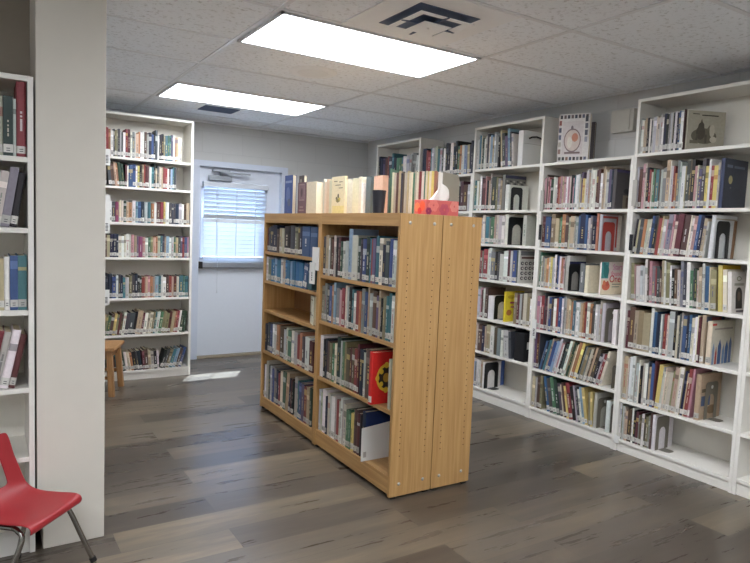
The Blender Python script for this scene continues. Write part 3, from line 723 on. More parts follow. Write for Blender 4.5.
rbook('D', 3, 2.690, 0.012, 0.215, 0.235, (240, 226, 222), 'white picture book facing out with pink and red lettering', plainspine=True,
      art=[('R', 0, 0, 1, .45, (240, 226, 200)), ('R', .0, .5, .30, 1, (84, 160, 160)), ('P', [(.05, .98), (.12, .7), (.18, .98)], (60, 120, 130)), ('E', .20, .72, .12, .2, (50, 128, 130)), ('E', .22, .26, .17, .13, (218, 112, 84)), ('E', .14, .36, .06, .08, (226, 132, 92)), ('E', .28, .34, .06, .08, (206, 92, 74)), ('R', .48, .30, .86, .33, (160, 160, 140)), ('R', .48, .22, .80, .25, (160, 160, 140))],
      texts=[('Start', .68, .84, .050, (226, 150, 196)), ('found', .64, .64, .046, (232, 130, 160)), ('One', .60, .47, .066, (206, 50, 60))])
rrow('D', 2, 3.217, 2.655, 0.268, 'p7 r8 m7 b7+ u7 w7 r7 b8 w8 a9 t8+ o7 e7 w7 t7 o7 r8 w7 o7 x9 w7 l7 i9', wn(2, cD))
rbook('D', 2, 2.652, 0.022, 0.255, 0.20, 'l', 'light grey book behind two putty bookends', plainspine=True)
rbook('D', 2, 2.565, 0.030, 0.225, 0.16, 'w', 'white book squeezed between two putty bookends', plainspine=True)
rrow('D', 1, 3.217, 2.562, 0.262, 'v9 m9 [15] b6 n6 e7 t8 b7 s7 l9 p7 k7 x7 w9 d9+ h7 o9 y9 k8 h7 i7 t8+ u8 k6 r6 c8', wn(1, cD))
rrow('D', 0, 3.217, 2.668, 0.258, 't7 u7 h8 [-12] b9+ x8 g9+ d9 x7 u8+ y6 r9+ k7 x7 w7 s8 y8+ [-4] h7 y7', wn(0, cD))
rbook('D', 0, 2.664, 0.02, 0.235, 0.18, 'i', 'beige book behind putty bookend, lowest shelf of topless bookcase', plainspine=True)
rbook('D', 0, 2.572, 0.03, 0.205, 0.15, 'w', 'white book between the two lowest putty bookends', plainspine=True)
# --- C
rrow('C', 6, 3.971, 3.545, 0.285, 'l6 e8 d6 w6 l7 x8 s7 l8+ a7 k6 [-5] t9 x8 v6 s9 x8 w7', wn(6, cC))
rrow('C', 5, 3.971, 3.655, 0.285, 'e6 w6 w8 m7+ k6 t6 i9 d8+ h7 a6', wn(5, cC))
rbook('C', 5, 3.650, 0.028, 0.275, 0.225, (120, 118, 112), 'grey patterned book rising behind a smaller white one', plainspine=True,
      art=[('R', .02, .90, .98, .98, (58, 60, 84))] + [('E', .1 + .16 * i + .05 * (j % 2), .68 + .07 * j, .05, .025, ((176, 172, 164), (64, 62, 66))[(i + j) % 2]) for i in range(6) for j in range(3)])
rbook('C', 5, 3.618, 0.040, 0.195, 0.21, 'w', 'white book held by the uppermost black bookend', plainspine=True)
rrow('C', 4, 3.971, 3.600, 0.238, 'x7 h6 l6 c8 e7 g7 t8 i8 l8 w8+', wn(4, cC))
rbook('C', 4, 3.597, 0.030, 0.235, 0.19, 'w', 'white book behind the broad black bookend', plainspine=True)
rbook('C', 4, 3.405, 0.035, 0.225, 0.16, 'i', 'beige flecked book standing apart past the black bookend', plainspine=False)
rrow('C', 3, 3.971, 3.442, 0.255, 'x6 b9+ v7 r7- r8+ w9 a7 k7 l6 w8+ m8 l8 b8', wn(3, cC))
rbook('C', 3, 3.438, 0.02, 0.250, 0.185, (196, 194, 186), 'pale book with black lettered ornaments on its cover', plainspine=True,
      art=[('R', .05, .84, .95, .97, (120, 120, 124)), ('R', .1, .74, .9, .8, (90, 56, 50))] + [('E', .16 + .22 * i, .60 - .15 * j, .09, .055, ((50, 46, 60), (74, 60, 66))[(i + j) % 2]) for i in range(4) for j in range(4)] + [('E', .16 + .22 * i, .60 - .15 * j, .045, .028, (196, 194, 186)) for i in range(4) for j in range(4)])
rrow('C', 2, 3.971, 3.745, 0.255, 'e7 w8 k7 l7 m7 w8 u8', wn(2, cC))
rbook('C', 2, 3.742, 0.065, 0.185, 0.18, 'w', 'blocky white book beside the grey bookend, fifth shelf', plainspine=True)
rbook('C', 2, 3.565, 0.020, 0.235, 0.20, (238, 214, 60), 'yellow book with pink lettering on its cover', plainspine=True, side=srgb(240, 218, 66),
      art=[('R', .45, .02, .98, .62, (232, 220, 190)), ('E', .22, .3, .14, .1, (190, 120, 60)), ('E', .30, .82, .2, .06, (206, 176, 50)), ('R', .25, .60, .7, .66, (196, 90, 120)), ('R', .3, .46, .7, .51, (206, 110, 130)), ('R', .5, .32, .8, .36, (206, 110, 110))])
rrow('C', 2, 3.455, 3.265, 0.245, 'h8 m8 l8 i9 h7 w6', wn(2, cC).replace('bookcase', 'case'))
rrow('C', 1, 3.971, 3.455, 0.225, 'l8 w9 h7 u8 n8 t9 w9 u8 a8 w8 [-5] l8 x8', wn(1, cC))
rrow('C', 0, 3.971, 3.765, 0.225, 'b8 w8 s7 w9 w8', wn(0, cC))
rbook('C', 0, 3.762, 0.02, 0.215, 0.225, 'w', 'white and blue book behind the lowest black bookend', plainspine=True, art=[('R', .82, .05, 1, 1, (70, 96, 160))])
# --- B, A
rrow('B', 6, 4.718, 4.010, 0.28, 'n8+ r6 r5 e7 l7 l7 i8 e6 l7 x7 w6 n9+ k9 w9 n7+ k9+ g6 o6 w6 s6 [-3] t6 n6 n8', 'top of low bookcase')
rrow('B', 5, 4.718, 4.02, 0.25, 'k7 w8 e6 m7 n8 l6 t7 r7 w8 k7 l9 e7 w9 k6 m9 u7 l7', 'second shelf of low bookcase')
rrow('A', 6, 5.471, 4.766, 0.30, 'n8+ n7 v7 u7 r7 x7 e9 n6 g6 g6 e6 w6 w6 l6 l7 [6] a7+ l6', 'top shelf of corner bookcase')
# --- bookcase by the exit door
cX = 'exit-door bookcase'
def drow(i, x1, hmax, tok, x0=0.834):
    row(lambda u: (u, 5.484), 0, x0, x1, DS[i], hmax, tok, wn(i, cX), 'books on the %s' % wn(i, cX), dmin=0.13, dmax=0.17)
drow(6, 1.463, 0.240, 'o8 r8 r8 o7 w6 x7 h7 h7 x8 l6 x6 w6 r8 m8 w6 a7 l6 z6 o7 w7 w8 u7 l6 n7 b6 k6 x9 w6 k7 k7 h7 e7 g7 e7 v7 w7 o6 t6 c6 c6')
drow(5, 1.420, 0.205, 'k7 u6 [-6] x7 u6 z8 o7 d8+ d7 [0] m6 w6 b7+ b7 w6 y6 k7 h7 r8 m7+ w6 e6 k9 t6 x8 i6 t7 r7 r6 w6 u6 s6+ e7 x8')
drow(4, 1.535, 0.198, 'u7 m6 p7 w6 x6 q6 c7 c7 d7 z6 o6 w8 s7 b7 n7 l7 e7 o6 w6 u6 r7 y8 w8 x7 x7 x7 n7 l7 w6 u7 t8')
drow(3, 1.535, 0.205, 'k7 u8 t7 n7+ n7+ n7 c6 w6 c7 w8 i8 p7 t7 v6 q6+ p6 w5 g6 h6 z6 o6 i7 e7+ x9 t6 s7 w6 l6 g7 t6 x7 v7 r6 b7 p7')
drow(2, 1.535, 0.205, 'x6 n7+ n9+ b7 w8 x7 n7 e6 l6 h7 x8 n9+ k7 d7 r6 z7 p7 o6 t6 s7+ e7 w8 w6 u7 r7 t6 m7 c6 e7+ g7 e7')
drow(1, 1.535, 0.205, '[8] t6 h6 g5 u6 y7 h6 m7 u6 w7 x7+ x7+ k8+ t9+ m7 w7 i6 c7 h7 e7 w7 g7 h7+ h6 m7 t7 o7 r7 w8 d7 d7')
drow(0, 1.530, 0.185, 'x7 [-9] t7 w7 u7 e7 r6 d9+ w7 c6 o6 k7+ x7 n7 [-4] m7 u8 t7 i6 k6 w6 [16] k7 x7 h7 e7 s7 u7 b8')
# --- behind the red chair
def lrow(i, x0, hmax, tok, ws):
    row(lambda u: (u, 2.766), 0, x0, 0.152, LS[i], hmax, tok, ws, 'books behind the red chair', dmin=0.15, dmax=0.2)
lrow(5, -0.03, 0.275, 't9 o8++ i5+ d5+ l5- r9+', 'top row behind red chair')
lrow(4, -0.06, 0.240, '[9] k8 d8+ l7 i7 a8+ k7', 'second row behind red chair')
lrow(3, -0.02, 0.225, 'r7 m8 t7+ w7 b8 e8', 'third row behind red chair')
lrow(2, -0.06, 0.240, '[12] h8 w8 r8+ i8 w8+ m7', 'fourth row behind red chair')
# --- oak island
def irow(z, t0, t1, hmax, tok, where, a=0.014, **kw):
    row(lambda u: IP(-u, a)[:2], RI, -t0, -t1, z, hmax, tok, where, 'books on the oak bookcases', **kw)
def ibook(z, t0, th, h, d, code, label, a=0.014, rot=None, lean=0, **kw):
    p = IP(t0 if lean <= 0 else t0 - th / math.cos(R(lean)), a, z)
    add_spec(t=th, h=h, d=d, loc=p, rot=RI if rot is None else rot, lean=R(lean), col=jit(PAL[code][0], 0.02) if isinstance(code, str) else srgb(*code), code=code, label=label, nth=None,
             group='books on the oak island', bonus=1e6, sticker=kw.pop('sticker', False), **kw)
oN, oF = 'near oak bookcase', 'far oak bookcase'
irow(NS[3], 0.845, 0.028, 0.285, 'x5 t6++ l5- u5 m4 i6+ k5 m5 d4 l4 l4+ s9+ i6++ d5 x5 b5+ d6+ e6 r5- v6 e7 c6+ n4 x5 b6 w5+ i5', 'top shelf, ' + oN)
irow(NS[2], 0.845, 0.028, 0.250, 'h6 a7+ x7 b7 o7 s9 a6+ p6 r7+ c8 l7 k8+ e7 w6 r7 o7 a8+ b7 t9 l7 u8+ v7 t9 k6 h7 e7 e9 w8+ u6', 'second shelf, ' + oN)
irow(NS[1], 0.845, 0.215, 0.272, 'w8+ k6 n7 u6 h6 g6 c6 d9+ l8 g8 h8+ u6+ m7 u7 r7+ m9 n8+ l7 u9++ k6', 'third shelf, ' + oN)
ibook(NS[1], 0.212, 0.012, 0.262, 0.18, 'l', 'slim light grey book against the red ornament cover', sticker=True)
ibook(NS[1], 0.196, 0.030, 0.272, 0.20, (206, 38, 34), 'big red book with yellow and black ornament, third shelf, near oak bookcase', a=-0.03, plainspine=True, sticker=True,
      art=[('E', .45, .50, .30, .27, (222, 186, 60)), ('E', .45, .50, .24, .21, (50, 40, 34)), ('E', .45, .74, .07, .06, (222, 186, 60)), ('E', .18, .50, .06, .06, (222, 186, 60)), ('E', .45, .26, .07, .06, (222, 186, 60)), ('E', .45, .50, .10, .09, (190, 150, 60)), ('E', .30, .62, .06, .05, (222, 186, 60)), ('E', .30, .38, .06, .05, (222, 186, 60))])
ibook(NS[1], 0.075, 0.022, 0.255, 0.16, 'i', 'beige book alone at end panel, past the red one')
irow(NS[0], 0.845, 0.325, 0.262, 'l8 i7 w9+ n7 i8 l8 w8+ i9 r8 i8 w9 i9 i8 g6 g6 y5 u8 m7 k6', 'bottom shelf, ' + oN)
ibook(NS[0], 0.318, 0.034, 0.255, 0.18, 'n', 'navy book rising behind the white upright sheet', side=srgb(34, 52, 96))
irow(FS[4], 1.755, 0.945, 0.200, 'm6 x7 n8 n8+ u6 t6+ i6 k8++ x8+ h7 u8 n8 b8++ b8++', 'top shelf, ' + oF)
irow(FS[3], 1.755, 0.985, 0.178, 'w8- h7 j7 j8 s8 j7 w8- t6 j8 j8 s7 j8 j8 j8 [9] b7 e6', 'second shelf, ' + oF)
ibook(FS[2], 1.045, 0.014, 0.178, 0.105, 'c', 'lone cream booklet standing in the otherwise empty oak shelf', a=0.05, rot=PI + TH - R(14), plainspine=True, art=[('R', .1, .3, .35, .42, (60, 50, 44)), ('R', .15, .84, .8, .88, (150, 130, 100)), ('R', .5, .3, .8, .36, (120, 100, 80))])
irow(FS[1], 1.755, 0.945, 0.232, 'n6 x7 b7 w7 l7 o8 u8++ l7 i8 g7 w8 l8 r7 o8 x7 w7+ m6', 'fourth shelf, ' + oF)
irow(FS[0], 1.755, 0.945, 0.272, 'u7 w7 i9+ x7 l8 b7 a8+ n7 r6 c8+ g8+ [5] t9+ n6 m6 k6 [0] i9+ e7 b7 v7 r7 t7 d7', 'bottom shelf, ' + oF)
# on top of the island
TOP = IH
FO = PI + TH
ibook(TOP, 1.660, 0.030, 0.270, 0.135, (58, 82, 140), 'tall blue book facing out at the exit-door end of oak top', a=0.13, rot=FO, lean=0, plainspine=True, art=[('E', .45, .5, .25, .2, (92, 112, 160)), ('R', .1, .8, .9, .86, (130, 146, 180)), ('E', .6, .3, .2, .1, (80, 92, 120))])
ibook(TOP, 1.512, 0.024, 0.265, 0.085, (66, 58, 62), 'dark mottled book next to the tall blue one, oak top', a=0.165, rot=FO, plainspine=True, art=[('E', .4, .7, .25, .1, (120, 112, 108)), ('E', .6, .5, .2, .12, (96, 82, 86)), ('E', .4, .86, .2, .06, (140, 134, 128))])
ibook(TOP, 1.445, 0.026, 0.212, 0.135, (112, 84, 92), 'short plum book with framed panel on oak top', a=0.13, rot=FO, plainspine=True, art=[('R', .16, .42, .84, .95, (150, 126, 128)), ('R', .22, .46, .78, .91, (128, 100, 108)), ('E', .5, .68, .12, .14, (84, 62, 72)), ('R', .2, .1, .8, .14, (150, 126, 128)), ('R', .3, .2, .7, .24, (150, 126, 128))])
ibook(TOP, 1.300, 0.10, 0.210, 0.145, 'c', 'thick pale book with cream edges beside the plum one', a=0.205, rot=FO, plainspine=True)
irow(TOP, 1.148, 0.965, 0.232, 'i9- c7 z8 c8 c7+ i8-', 'on oak top before drawing cover', a=0.15, dmin=0.14, dmax=0.17, sticker=False, plainspine=True)
ibook(TOP, 0.955, 0.014, 0.226, 0.175, (226, 212, 176), 'cream book facing out with a small line drawing', a=0.125, rot=PI + TH, plainspine=True,
      art=[('R', .10, .02, .95, .22, (222, 206, 140)), ('E', .50, .36, .16, .05, (150, 140, 90)), ('E', .52, .48, .06, .06, (80, 72, 60)), ('E', .40, .42, .06, .04, (110, 100, 80)), ('E', .62, .40, .08, .04, (196, 176, 80)), ('R', .49, .30, .52, .44, (90, 84, 70)), ('R', .18, .86, .44, .88, (110, 100, 84)), ('R', .56, .84, .82, .86, (110, 100, 84)), ('R', .3, .76, .7, .78, (110, 100, 84)), ('R', .55, .68, .85, .70, (120, 110, 90))])
irow(TOP, 0.770, 0.630, 0.226, 'c8+ c8 w5-', 'on oak top after drawing cover', a=0.15, dmin=0.14, dmax=0.17, sticker=False, plainspine=True)
ibook(TOP, 0.695-0.075, 0.055, 0.215, 0.15, (96, 106, 108), 'grey-green book with pale rings on its spine, oak top', a=0.16, plainspine=True)
ibook(TOP, 0.435, 0.092, 0.205, 0.036, (228, 186, 160), 'cream and pink book behind the dark cup', a=0.100, plainspine=True)
row(lambda u: IP(0.375 - 0.7071 * u, 0.165 + 0.7071 * u)[:2], RI + PI / 4, 0.0, 0.255, TOP, 0.246, 'g9 c8 i8- u8- t8- x7- u8- i8- t8- c8 c8- g8- i8- c8- r8- c8- g8- c8- y8- c8- y8- o9-', 'slanting row before tissue box', 'books on the oak island', dmin=0.12, dmax=0.135, sticker=False, plainspine=True)

# unique labels: the place along the shelf is added only where look and neighbours do not settle it
from collections import Counter
cnt = Counter(s['label'] for s in SPECS)
for s in SPECS:
    if cnt[s['label']] > 1 and s['nth'] is not None:
        a_, b_ = s['label'].split(', ', 1)
        s['label'] = a_.replace(' books', '') + ', %s along, ' % ORD[s['nth']] + b_
for s in SPECS:
    for w_ in ('very thin ', 'leaning ', 'thick ', 'slim ', 'tall ', 'short '):
        if len(s['label'].split()) > 16: s['label'] = s['label'].replace(w_, '', 1)
SPECS.sort(key=lambda s: -s['area'])
NB = 318
for s in SPECS[:NB]: make_book(s, s['px'] > 4.3 or s.get('art') or s.get('bonus'))
far = MB()
for s in SPECS[NB:]:
    for q in book_bms(s, True):
        far.add(world_verts(s, q.v), q.f); 
        if q.f: far.c[-len(q.f):] = q.c
tag(far.build('distant_books', M['book']), 'small distant books packed on the exit-door bookcase and farther shelves', 'books', kind='stuff')
print('books', len(SPECS), 'smallest kept', SPECS[NB-1]['area'], max(len(s['label'].split()) for s in SPECS))

# ------------------------------------------------------------------ bookends
def bookend(loc, rot, mat, label, w=0.125, h=0.165, lean=0, knob=False, base=0.07, a0=0.0):
    loc = (loc[0], loc[1], loc[2] + 0.0008)
    o = thing('bookend', label, 'bookend', loc, (0, R(lean), rot), 'bookends on the wall shelves')
    r = 0.02; pts = [(0, 0), (w * 0.24, 0), (w * 0.24, h * 0.52)]
    n = 9
    for i in range(1, n): pts.append((w/2 - (w*0.26) * math.cos(PI * i / n), h * 0.52 + (w * 0.26) * math.sin(PI * i / n)))
    pts += [(w * 0.76, h * 0.52), (w * 0.76, 0), (w, 0), (w, h - r), (w - r * 0.3, h - r * 0.3), (w - r, h), (r, h), (r * 0.3, h - r * 0.3), (0, h - r)]
    MB().prism(pts, -0.001, 0.001, 'x').build('upright_plate', mat, o)
    MB().prism([(0.0, w*0.24), (base * 0.8, w*0.24), (base, w*0.34), (base, w*0.66), (base * 0.8, w*0.76), (0.0, w*0.76)], 0.0004, 0.002, 'z').build('base_tongue', mat, o)
    if knob:
        q = MB(); q.prism([(w/2 + 0.011 * math.cos(2*PI*i/14), h * 0.86 + 0.011 * math.sin(2*PI*i/14)) for i in range(14)], 0.001, 0.0018, 'x'); q.build('round_sticker', M['plate'], o)
    return o
def rbe(k, i, y, mat, label, **kw):
    return bookend((XF + kw.pop('dx', 0.02), y, SH[k][i]), RZ, M[mat], label, **kw)
rbe('E', 4, 1.950, 'black', 'black arched bookend on third shelf of nearest tall bookcase', w=0.13, h=0.21, dx=0.03)
rbe('E', 1, 1.953, 'greymetal', 'putty bookend against tan book, sixth shelf, nearest bookcase', h=0.215, knob=True, dx=0.06)
rbe('E', 0, 2.210, 'greymetal', 'putty bookend on the lowest shelf of nearest tall bookcase', h=0.205, dx=0.02)
rbe('D', 4, 2.696, 'redmetal', 'red arched bookend on third shelf of topless bookcase', h=0.19, w=0.12, dx=0.02)
rbe('D', 3, 2.940, 'black', 'black bookend in the middle of the topless bookcase', h=0.185, w=0.135, dx=0.005)
rbe('D', 2, 2.625, 'greymetal', 'putty bookend with round sticker, fifth shelf, topless bookcase', h=0.225, w=0.14, knob=True, base=0.05)
rbe('D', 2, 2.530, 'greymetal', 'second putty bookend tight against the upright, fifth shelf', h=0.215, base=0.018, dx=0.025)
rbe('D', 1, 2.548, 'greymetal', 'putty bookend stopping the row of slanting books', h=0.15, base=0.036)
rbe('D', 0, 2.640, 'greymetal', 'putty bookend with round sticker on lowest topless shelf', h=0.20, w=0.14, knob=True, base=0.06)
rbe('D', 0, 2.536, 'greymetal', 'putty bookend tight against upright on lowest topless shelf', h=0.19, base=0.024)
rbe('C', 5, 3.573, 'black', 'black bookend on second shelf beside oak panel', h=0.178, w=0.12, dx=0.035)
rbe('C', 4, 3.562, 'black', 'broad black bookend on third shelf beside oak panel', h=0.215, w=0.18, dx=0.015)
rbe('C', 2, 3.672, 'black', 'dark bookend beside the blocky white book', h=0.19, w=0.16, dx=0.02)
rbe('C', 0, 3.738, 'black', 'black bookend on lowest shelf beside oak panel', h=0.21, w=0.15, dx=0.015)

# cases among the books
o = thing('document_case', 'white document case with black handle, top shelf beside oak panel', 'document case', (XF + 0.012, 3.505, SH['C'][6] + 0.0008), (0, 0, RZ))
MB().box(0, 0, 0, 0.05, 0.235, 0.262).build('case_body', M['plate'], o, bevel=0.004)
MB().tube([(0.05, 0.06, 0.205), (0.066, 0.075, 0.215), (0.068, 0.12, 0.222), (0.068, 0.16, 0.215), (0.066, 0.20, 0.200), (0.05, 0.215, 0.192)], 0.006, 8).build('handle', M['black'], o, smooth=True)
MB().box(0.0495, 0.01, 0.165, 0.0512, 0.23, 0.168).build('lid_seam', M['greyplate'], o)
o = thing('file_box', 'black file box with white label, sixth shelf beside oak panel', 'file box', (XF + 0.015, 3.425, SH['C'][1] + 0.0008), (0, 0, RZ))
MB().box(0, 0, 0, 0.10, 0.22, 0.215).build('box_body', M['black'], o, bevel=0.003)
MB().box(0.10, 0.03, 0.095, 0.1008, 0.19, 0.15).build('box_label', M['plate'], o)
mk = MB(); mk.box(0.1008, 0.07, 0.115, 0.1012, 0.09, 0.13).box(0.1008, 0.1, 0.115, 0.1012, 0.14, 0.13); mk.build('print', M['black'], o)
# white upright sheet in the near oak unit
o = thing('divider_sheet', 'white upright divider sheet on the bottom shelf of near oak bookcase', 'divider', IP(0.262, -0.018, NS[0] + 0.0005), (0, 0, RI))
MB().prism([(0.0, 0.0), (0.20, 0.0), (0.20, 0.200), (0.0, 0.180)], 0.0, 0.004, 'x').build('sheet', M['plate'], o)
MB().box(0.004, 0.012, 0.02, 0.0045, 0.03, 0.05).build('sticker', M['greyplate'], o)

# things on the island top
o = thing('tissue_box', 'red and pink floral tissue box with a tissue pulled up', 'tissue box', IP(0.082, 0.20, IH + 0.0005), (0, 0, TH))
MB().box(0, 0, 0, 0.215, 0.10, 0.078).build('carton', M['carton'] if 'carton' in M else plain('carton_pink', (206, 100, 96), 0.5, noise=0.1), o, bevel=0.003)
pm = MB()
def pet(cx, cz, r, col, k, n=6):
    for i in range(n):
        a_ = 2 * PI * i / n
        px, pz = cx + r * 0.55 * math.cos(a_), cz + r * 0.55 * math.sin(a_)
        q = [(px + r * 0.42 * math.cos(2*PI*j/10), pz + r * 0.42 * math.sin(2*PI*j/10)) for j in range(10)]
        q = [(min(0.213, max(0.002, x)), min(0.076, max(0.002, z))) for x, z in q]
        pm.add([(x, -0.0004 - k * 0.0002, z) for x, z in q], [tuple(range(10))], srgb(*col))
pet(0.05, 0.05, 0.035, (226, 128, 120), 0); pet(0.12, 0.03, 0.035, (190, 84, 100), 1); pet(0.185, 0.05, 0.032, (222, 140, 130), 2); pet(0.02, 0.02, 0.02, (150, 50, 90), 3)
for i, (y, z, r, c_) in enumerate(((0.03, 0.045, 0.026, (232, 96, 66)), (0.072, 0.04, 0.024, (236, 130, 90)), (0.05, 0.02, 0.018, (214, 60, 56)))):
    pm.add([(-0.0004 - i * 0.0002, y - r * math.cos(2*PI*j/12), z + r * math.sin(2*PI*j/12)) for j in range(12)], [tuple(range(12))], srgb(*c_))
pm.build('floral_print', M['art'], o)
MB().prism([(0.108 + 0.07 * math.cos(2*PI*j/20), 0.05 + 0.022 * math.sin(2*PI*j/20)) for j in range(20)], 0.0781, 0.0785, 'z').build('opening', M['hole'], o)
tm = MB(); nu, nv = 9, 7; vs = []
for j in range(nv):
    for i in range(nu):
        u = i / (nu - 1) - 0.5; v_ = j / (nv - 1)
        wd = 0.13 + 0.10 * v_ * (1 - v_); pk = 0.079 + v_ * (0.070 + 0.03 * math.cos(u * 6 - 0.3) - 0.13 * max(0, -u - 0.02))
        vs.append((0.112 + u * wd + 0.02 * v_, 0.05 + 0.014 * math.sin(u * 14) * (0.5 + v_) + 0.01 * v_, pk))
tm.add(vs, [(j*nu+i, j*nu+i+1, (j+1)*nu+i+1, (j+1)*nu+i) for j in range(nv-1) for i in range(nu-1)])
ts = tm.build('tissue', M['tissue'], o, smooth=True); so_ = ts.modifiers.new('thick', 'SOLIDIFY'); so_.thickness = 0.001; ss = ts.modifiers.new('soft', 'SUBSURF'); ss.levels = ss.render_levels = 2
o = thing('pen_cup', 'dark plastic cup on the oak top before the pale books', 'cup', IP(0.282, 0.043, IH + 0.0005))
MB().lathe([(0.0, 0.0), (0.029, 0.0), (0.0365, 0.118), (0.0345, 0.118), (0.0275, 0.004), (0.0, 0.004)], 28).build('cup_body', M['cup'], o, smooth=False, fix=True)
MB().lathe([(0.0364, 0.112), (0.0378, 0.115), (0.0364, 0.119)], 28).build('cup_rim', M['cup'], o, smooth=True, fix=True)
o = thing('file_folder', 'grey board file standing behind the tissue box', 'file folder', IP(0.1885, 0.352, IH + 0.0005), (0, 0, TH))
fm = MB().prism([(0.028, 0), (0.142, 0), (0.142, 0.20), (0.13, 0.228), (0.028, 0.236)], -0.004, -0.001, 'y'); fm.build('front_board', plain('file_board_grey', (150, 144, 128), 0.7), o)
MB().prism([(0.0, 0), (0.14, 0), (0.14, 0.215), (0.0, 0.235)], -0.0008, 0.0008, 'y').build('paper_sheet', M['tissue'], o)

# ------------------------------------------------------------------ red school chair
ch = thing('school_chair', 'red plastic school chair with steel tube legs', 'chair', (0, 0, 0))
dF = Vector((0.752, -0.659, 0)); wV = Vector((-0.659, -0.752, 0))        # forwards, and across towards its other side
P0 = Vector((0.149, 2.724, 0.283))                                      # corner where seat meets back
CW = 0.285
prof = [(0.226, -0.034, 1.0), (0.233, -0.024, 1.0), (0.230, -0.008, 1.0), (0.210, 0.002, 1.0), (0.16, -0.002, 1.0), (0.09, -0.006, 1.0), (0.035, -0.003, 1.0), (0.004, 0.012, 0.99), (-0.014, 0.04, 0.96),
        (-0.024, 0.075, 0.93), (-0.036, 0.115, 0.88), (-0.046, 0.150, 0.84), (-0.054, 0.185, 0.82), (-0.062, 0.214, 0.80), (-0.066, 0.228, 0.74)]
nW = 13
def chp(j, i):
    f, z, k = prof[j]; s = i / (nW - 1) - 0.5
    dish = -0.012 * (1 - (2 * s) ** 2) if j < 7 else 0.0
    curve = 0.0 if j < 7 else -0.018 * (1 - (2 * s) ** 2)
    return P0 + wV * (CW * 0.5 + s * CW * k) + dF * (f + curve) + Vector((0, 0, z + (dish if j > 2 else 0)))
vs = [tuple(chp(j, i)) for j in range(len(prof)) for i in range(nW)]
fs = []
for j in range(len(prof) - 1):
    for i in range(nW - 1):
        if 8 <= j <= 10 and 3 <= i <= 8: continue
        fs.append((j*nW+i, j*nW+i+1, (j+1)*nW+i+1, (j+1)*nW+i))
shell = MB().add(vs, fs).build('seat_shell', M['red'], ch, smooth=True, fix=True)
q = shell.modifiers.new('thick', 'SOLIDIFY'); q.thickness = 0.007; q.offset = 0; q = shell.modifiers.new('soft', 'SUBSURF'); q.levels = q.render_levels = 2
def smooth_path(pts, n=6):
    pts = [Vector(p) for p in pts]; out = []
    for i in range(len(pts) - 1):
        a, b, c, d = pts[max(0, i-1)], pts[i], pts[i+1], pts[min(len(pts)-1, i+2)]
        for k in range(n):
            t = k / n
            out.append(0.5 * ((2*b) + (c-a)*t + (2*a-5*b+4*c-d)*t*t + (3*b-a-3*c+d)*t**3))
    return out + [pts[-1]]
def leg(top, mid, foot, nm='leg'):
    d = (foot - mid).normalized()
    MB().tube(smooth_path([top, top * 0.5 + mid * 0.5 + Vector((0, 0, 0.012)), mid, mid * 0.5 + foot * 0.5, foot]), 0.0095, 12).build(nm, M['chrome'], ch, smooth=True)
    g = MB(); g.tube([foot - d * 0.018, foot], 0.0125, 12); g.build('leg_cap', M['glue'], ch)
def CH(f, s, z): return P0 + dF * f + wV * s + Vector((0, 0, z - 0.283))
leg(CH(0.13, 0.035, 0.246), CH(0.190, 0.02, 0.222), CH(0.270, -0.02, 0.005))
leg(CH(0.13, CW - 0.045, 0.246), CH(0.175, CW - 0.03, 0.215), CH(0.13, CW + 0.03, 0.005))
leg(CH(0.07, 0.035, 0.246), CH(0.03, 0.035, 0.222), CH(-0.03, 0.025, 0.005))
leg(CH(0.07, CW - 0.045, 0.246), CH(0.02, CW - 0.025, 0.222), CH(-0.085, CW + 0.02, 0.005))
MB().tube([CH(0.07, 0.035, 0.246), CH(0.13, 0.035, 0.246)], 0.0095).tube([CH(0.07, CW - 0.045, 0.246), CH(0.13, CW - 0.045, 0.246)], 0.0095).tube([CH(0.1, 0.035, 0.246), CH(0.1, CW - 0.045, 0.246)], 0.008).build('under_frame', M['chrome'], ch)

# ------------------------------------------------------------------ wooden stool
st = thing('stool', 'small wooden stool in front of the exit-door bookcase', 'stool', (0.747, 5.214, 0), (0, 0, -R(22)))
sw, sdp, sh = 0.36, 0.36, 0.375
MB().box(-sw/2, -sdp/2, sh - 0.028, sw/2, sdp/2, sh).build('seat_board', M['oak_stool'], st, bevel=0.008)
for sx in (-1, 1):
    for sy in (-1, 1):
        tx, ty = sx * (sw/2 - 0.045), sy * (sdp/2 - 0.045); bx_, by_ = sx * (sw/2 - 0.02), sy * (sdp/2 - 0.02); r_ = 0.021
        m = MB(); m.add([(tx-r_, ty-r_, sh-.028), (tx+r_, ty-r_, sh-.028), (tx+r_, ty+r_, sh-.028), (tx-r_, ty+r_, sh-.028), (bx_-r_, by_-r_, 0), (bx_+r_, by_-r_, 0), (bx_+r_, by_+r_, 0), (bx_-r_, by_+r_, 0)],
              [(0, 1, 2, 3), (7, 6, 5, 4), (0, 4, 5, 1), (1, 5, 6, 2), (2, 6, 7, 3), (3, 7, 4, 0)]); m.build('leg', M['oak_stool'], st, bevel=0.003, fix=True)
for sx in (-1, 1): MB().box(sx*(sw/2-.05)-.009, -sdp/2+.06, sh-.088, sx*(sw/2-.05)+.009, sdp/2-.06, sh-.028).build('apron', M['oak_stool'], st)
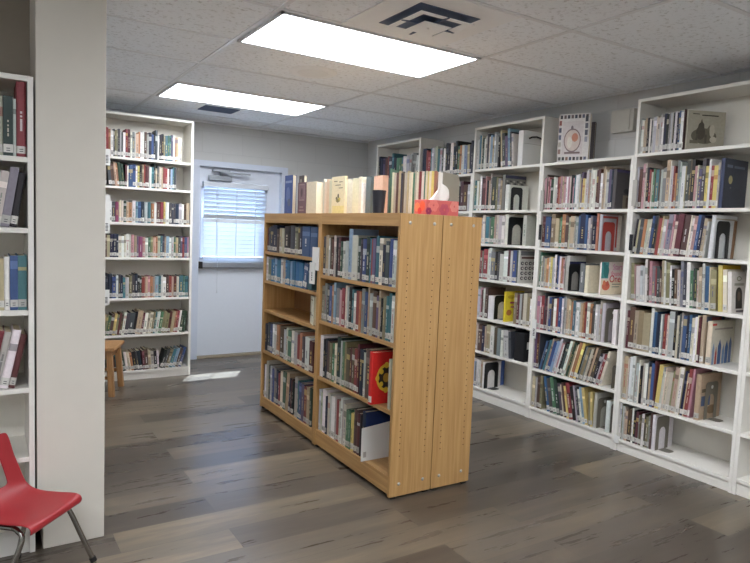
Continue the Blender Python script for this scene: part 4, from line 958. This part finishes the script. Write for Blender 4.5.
for sy in (-1, 1): MB().box(-sw/2+.06, sy*(sdp/2-.05)-.009, sh-.088, sw/2-.06, sy*(sdp/2-.05)+.009, sh-.028).build('apron', M['oak_stool'], st)
for sy in (-1, 1): MB().box(-sw/2+.05, sy*(sdp/2-.03)-.008, 0.13, sw/2-.05, sy*(sdp/2-.03)+.008, 0.152).build('stretcher', M['oak_stool'], st)


# ------------------------------------------------------------------ light, sky, camera
w = bpy.data.worlds.new('sky'); SC.world = w; w.use_nodes = True
nt = w.node_tree; bg = nt.nodes['Background']
sky = nt.nodes.new('ShaderNodeTexSky'); sky.sky_type = 'NISHITA'; sky.sun_disc = False; sky.sun_elevation = R(45); sky.sun_rotation = R(220)
tn = nt.nodes.new('ShaderNodeMix'); tn.data_type = 'RGBA'; tn.blend_type = 'MULTIPLY'; tn.inputs['Factor'].default_value = 1; tn.inputs['B'].default_value = (0.66, 0.84, 1.15, 1)   # daylight seen under a lamp white balance
nt.links.new(sky.outputs['Color'], tn.inputs['A']); nt.links.new(tn.outputs['Result'], bg.inputs['Color']); bg.inputs['Strength'].default_value = 1.1
sd = bpy.data.lights.new('sun', 'SUN'); sd.energy = 25; sd.angle = R(0.6); sd.color = (0.82, 0.92, 1.0)
so = bpy.data.objects.new('sun', sd); COL.objects.link(so)
so.rotation_euler = (-SUN).to_track_quat('Z', 'Y').to_euler()

cam = bpy.data.cameras.new('camera'); co = bpy.data.objects.new('camera', cam); COL.objects.link(co); SC.camera = co
cam.sensor_width = 36; cam.lens = 36 * 627.2 / 750; cam.clip_start = 0.05
rt = Vector((0.8466482, -0.53065129, 0.03995032)); dn = Vector((-0.00969374, -0.09043962, -0.99585476)); fw = Vector((0.53206471, 0.84275138, -0.08171454))
m3 = Matrix((rt, -dn, -fw)).transposed()
co.matrix_world = Matrix.Translation((0, 0, 1.3428)) @ m3.to_4x4()
SC.view_settings.view_transform = 'Standard'; SC.view_settings.look = 'None'; SC.view_settings.gamma = 1; SC.view_settings.use_curve_mapping = False
SC.view_settings.exposure = 0.55
SC.cycles.use_denoising = True
SC.cycles.max_bounces = 10
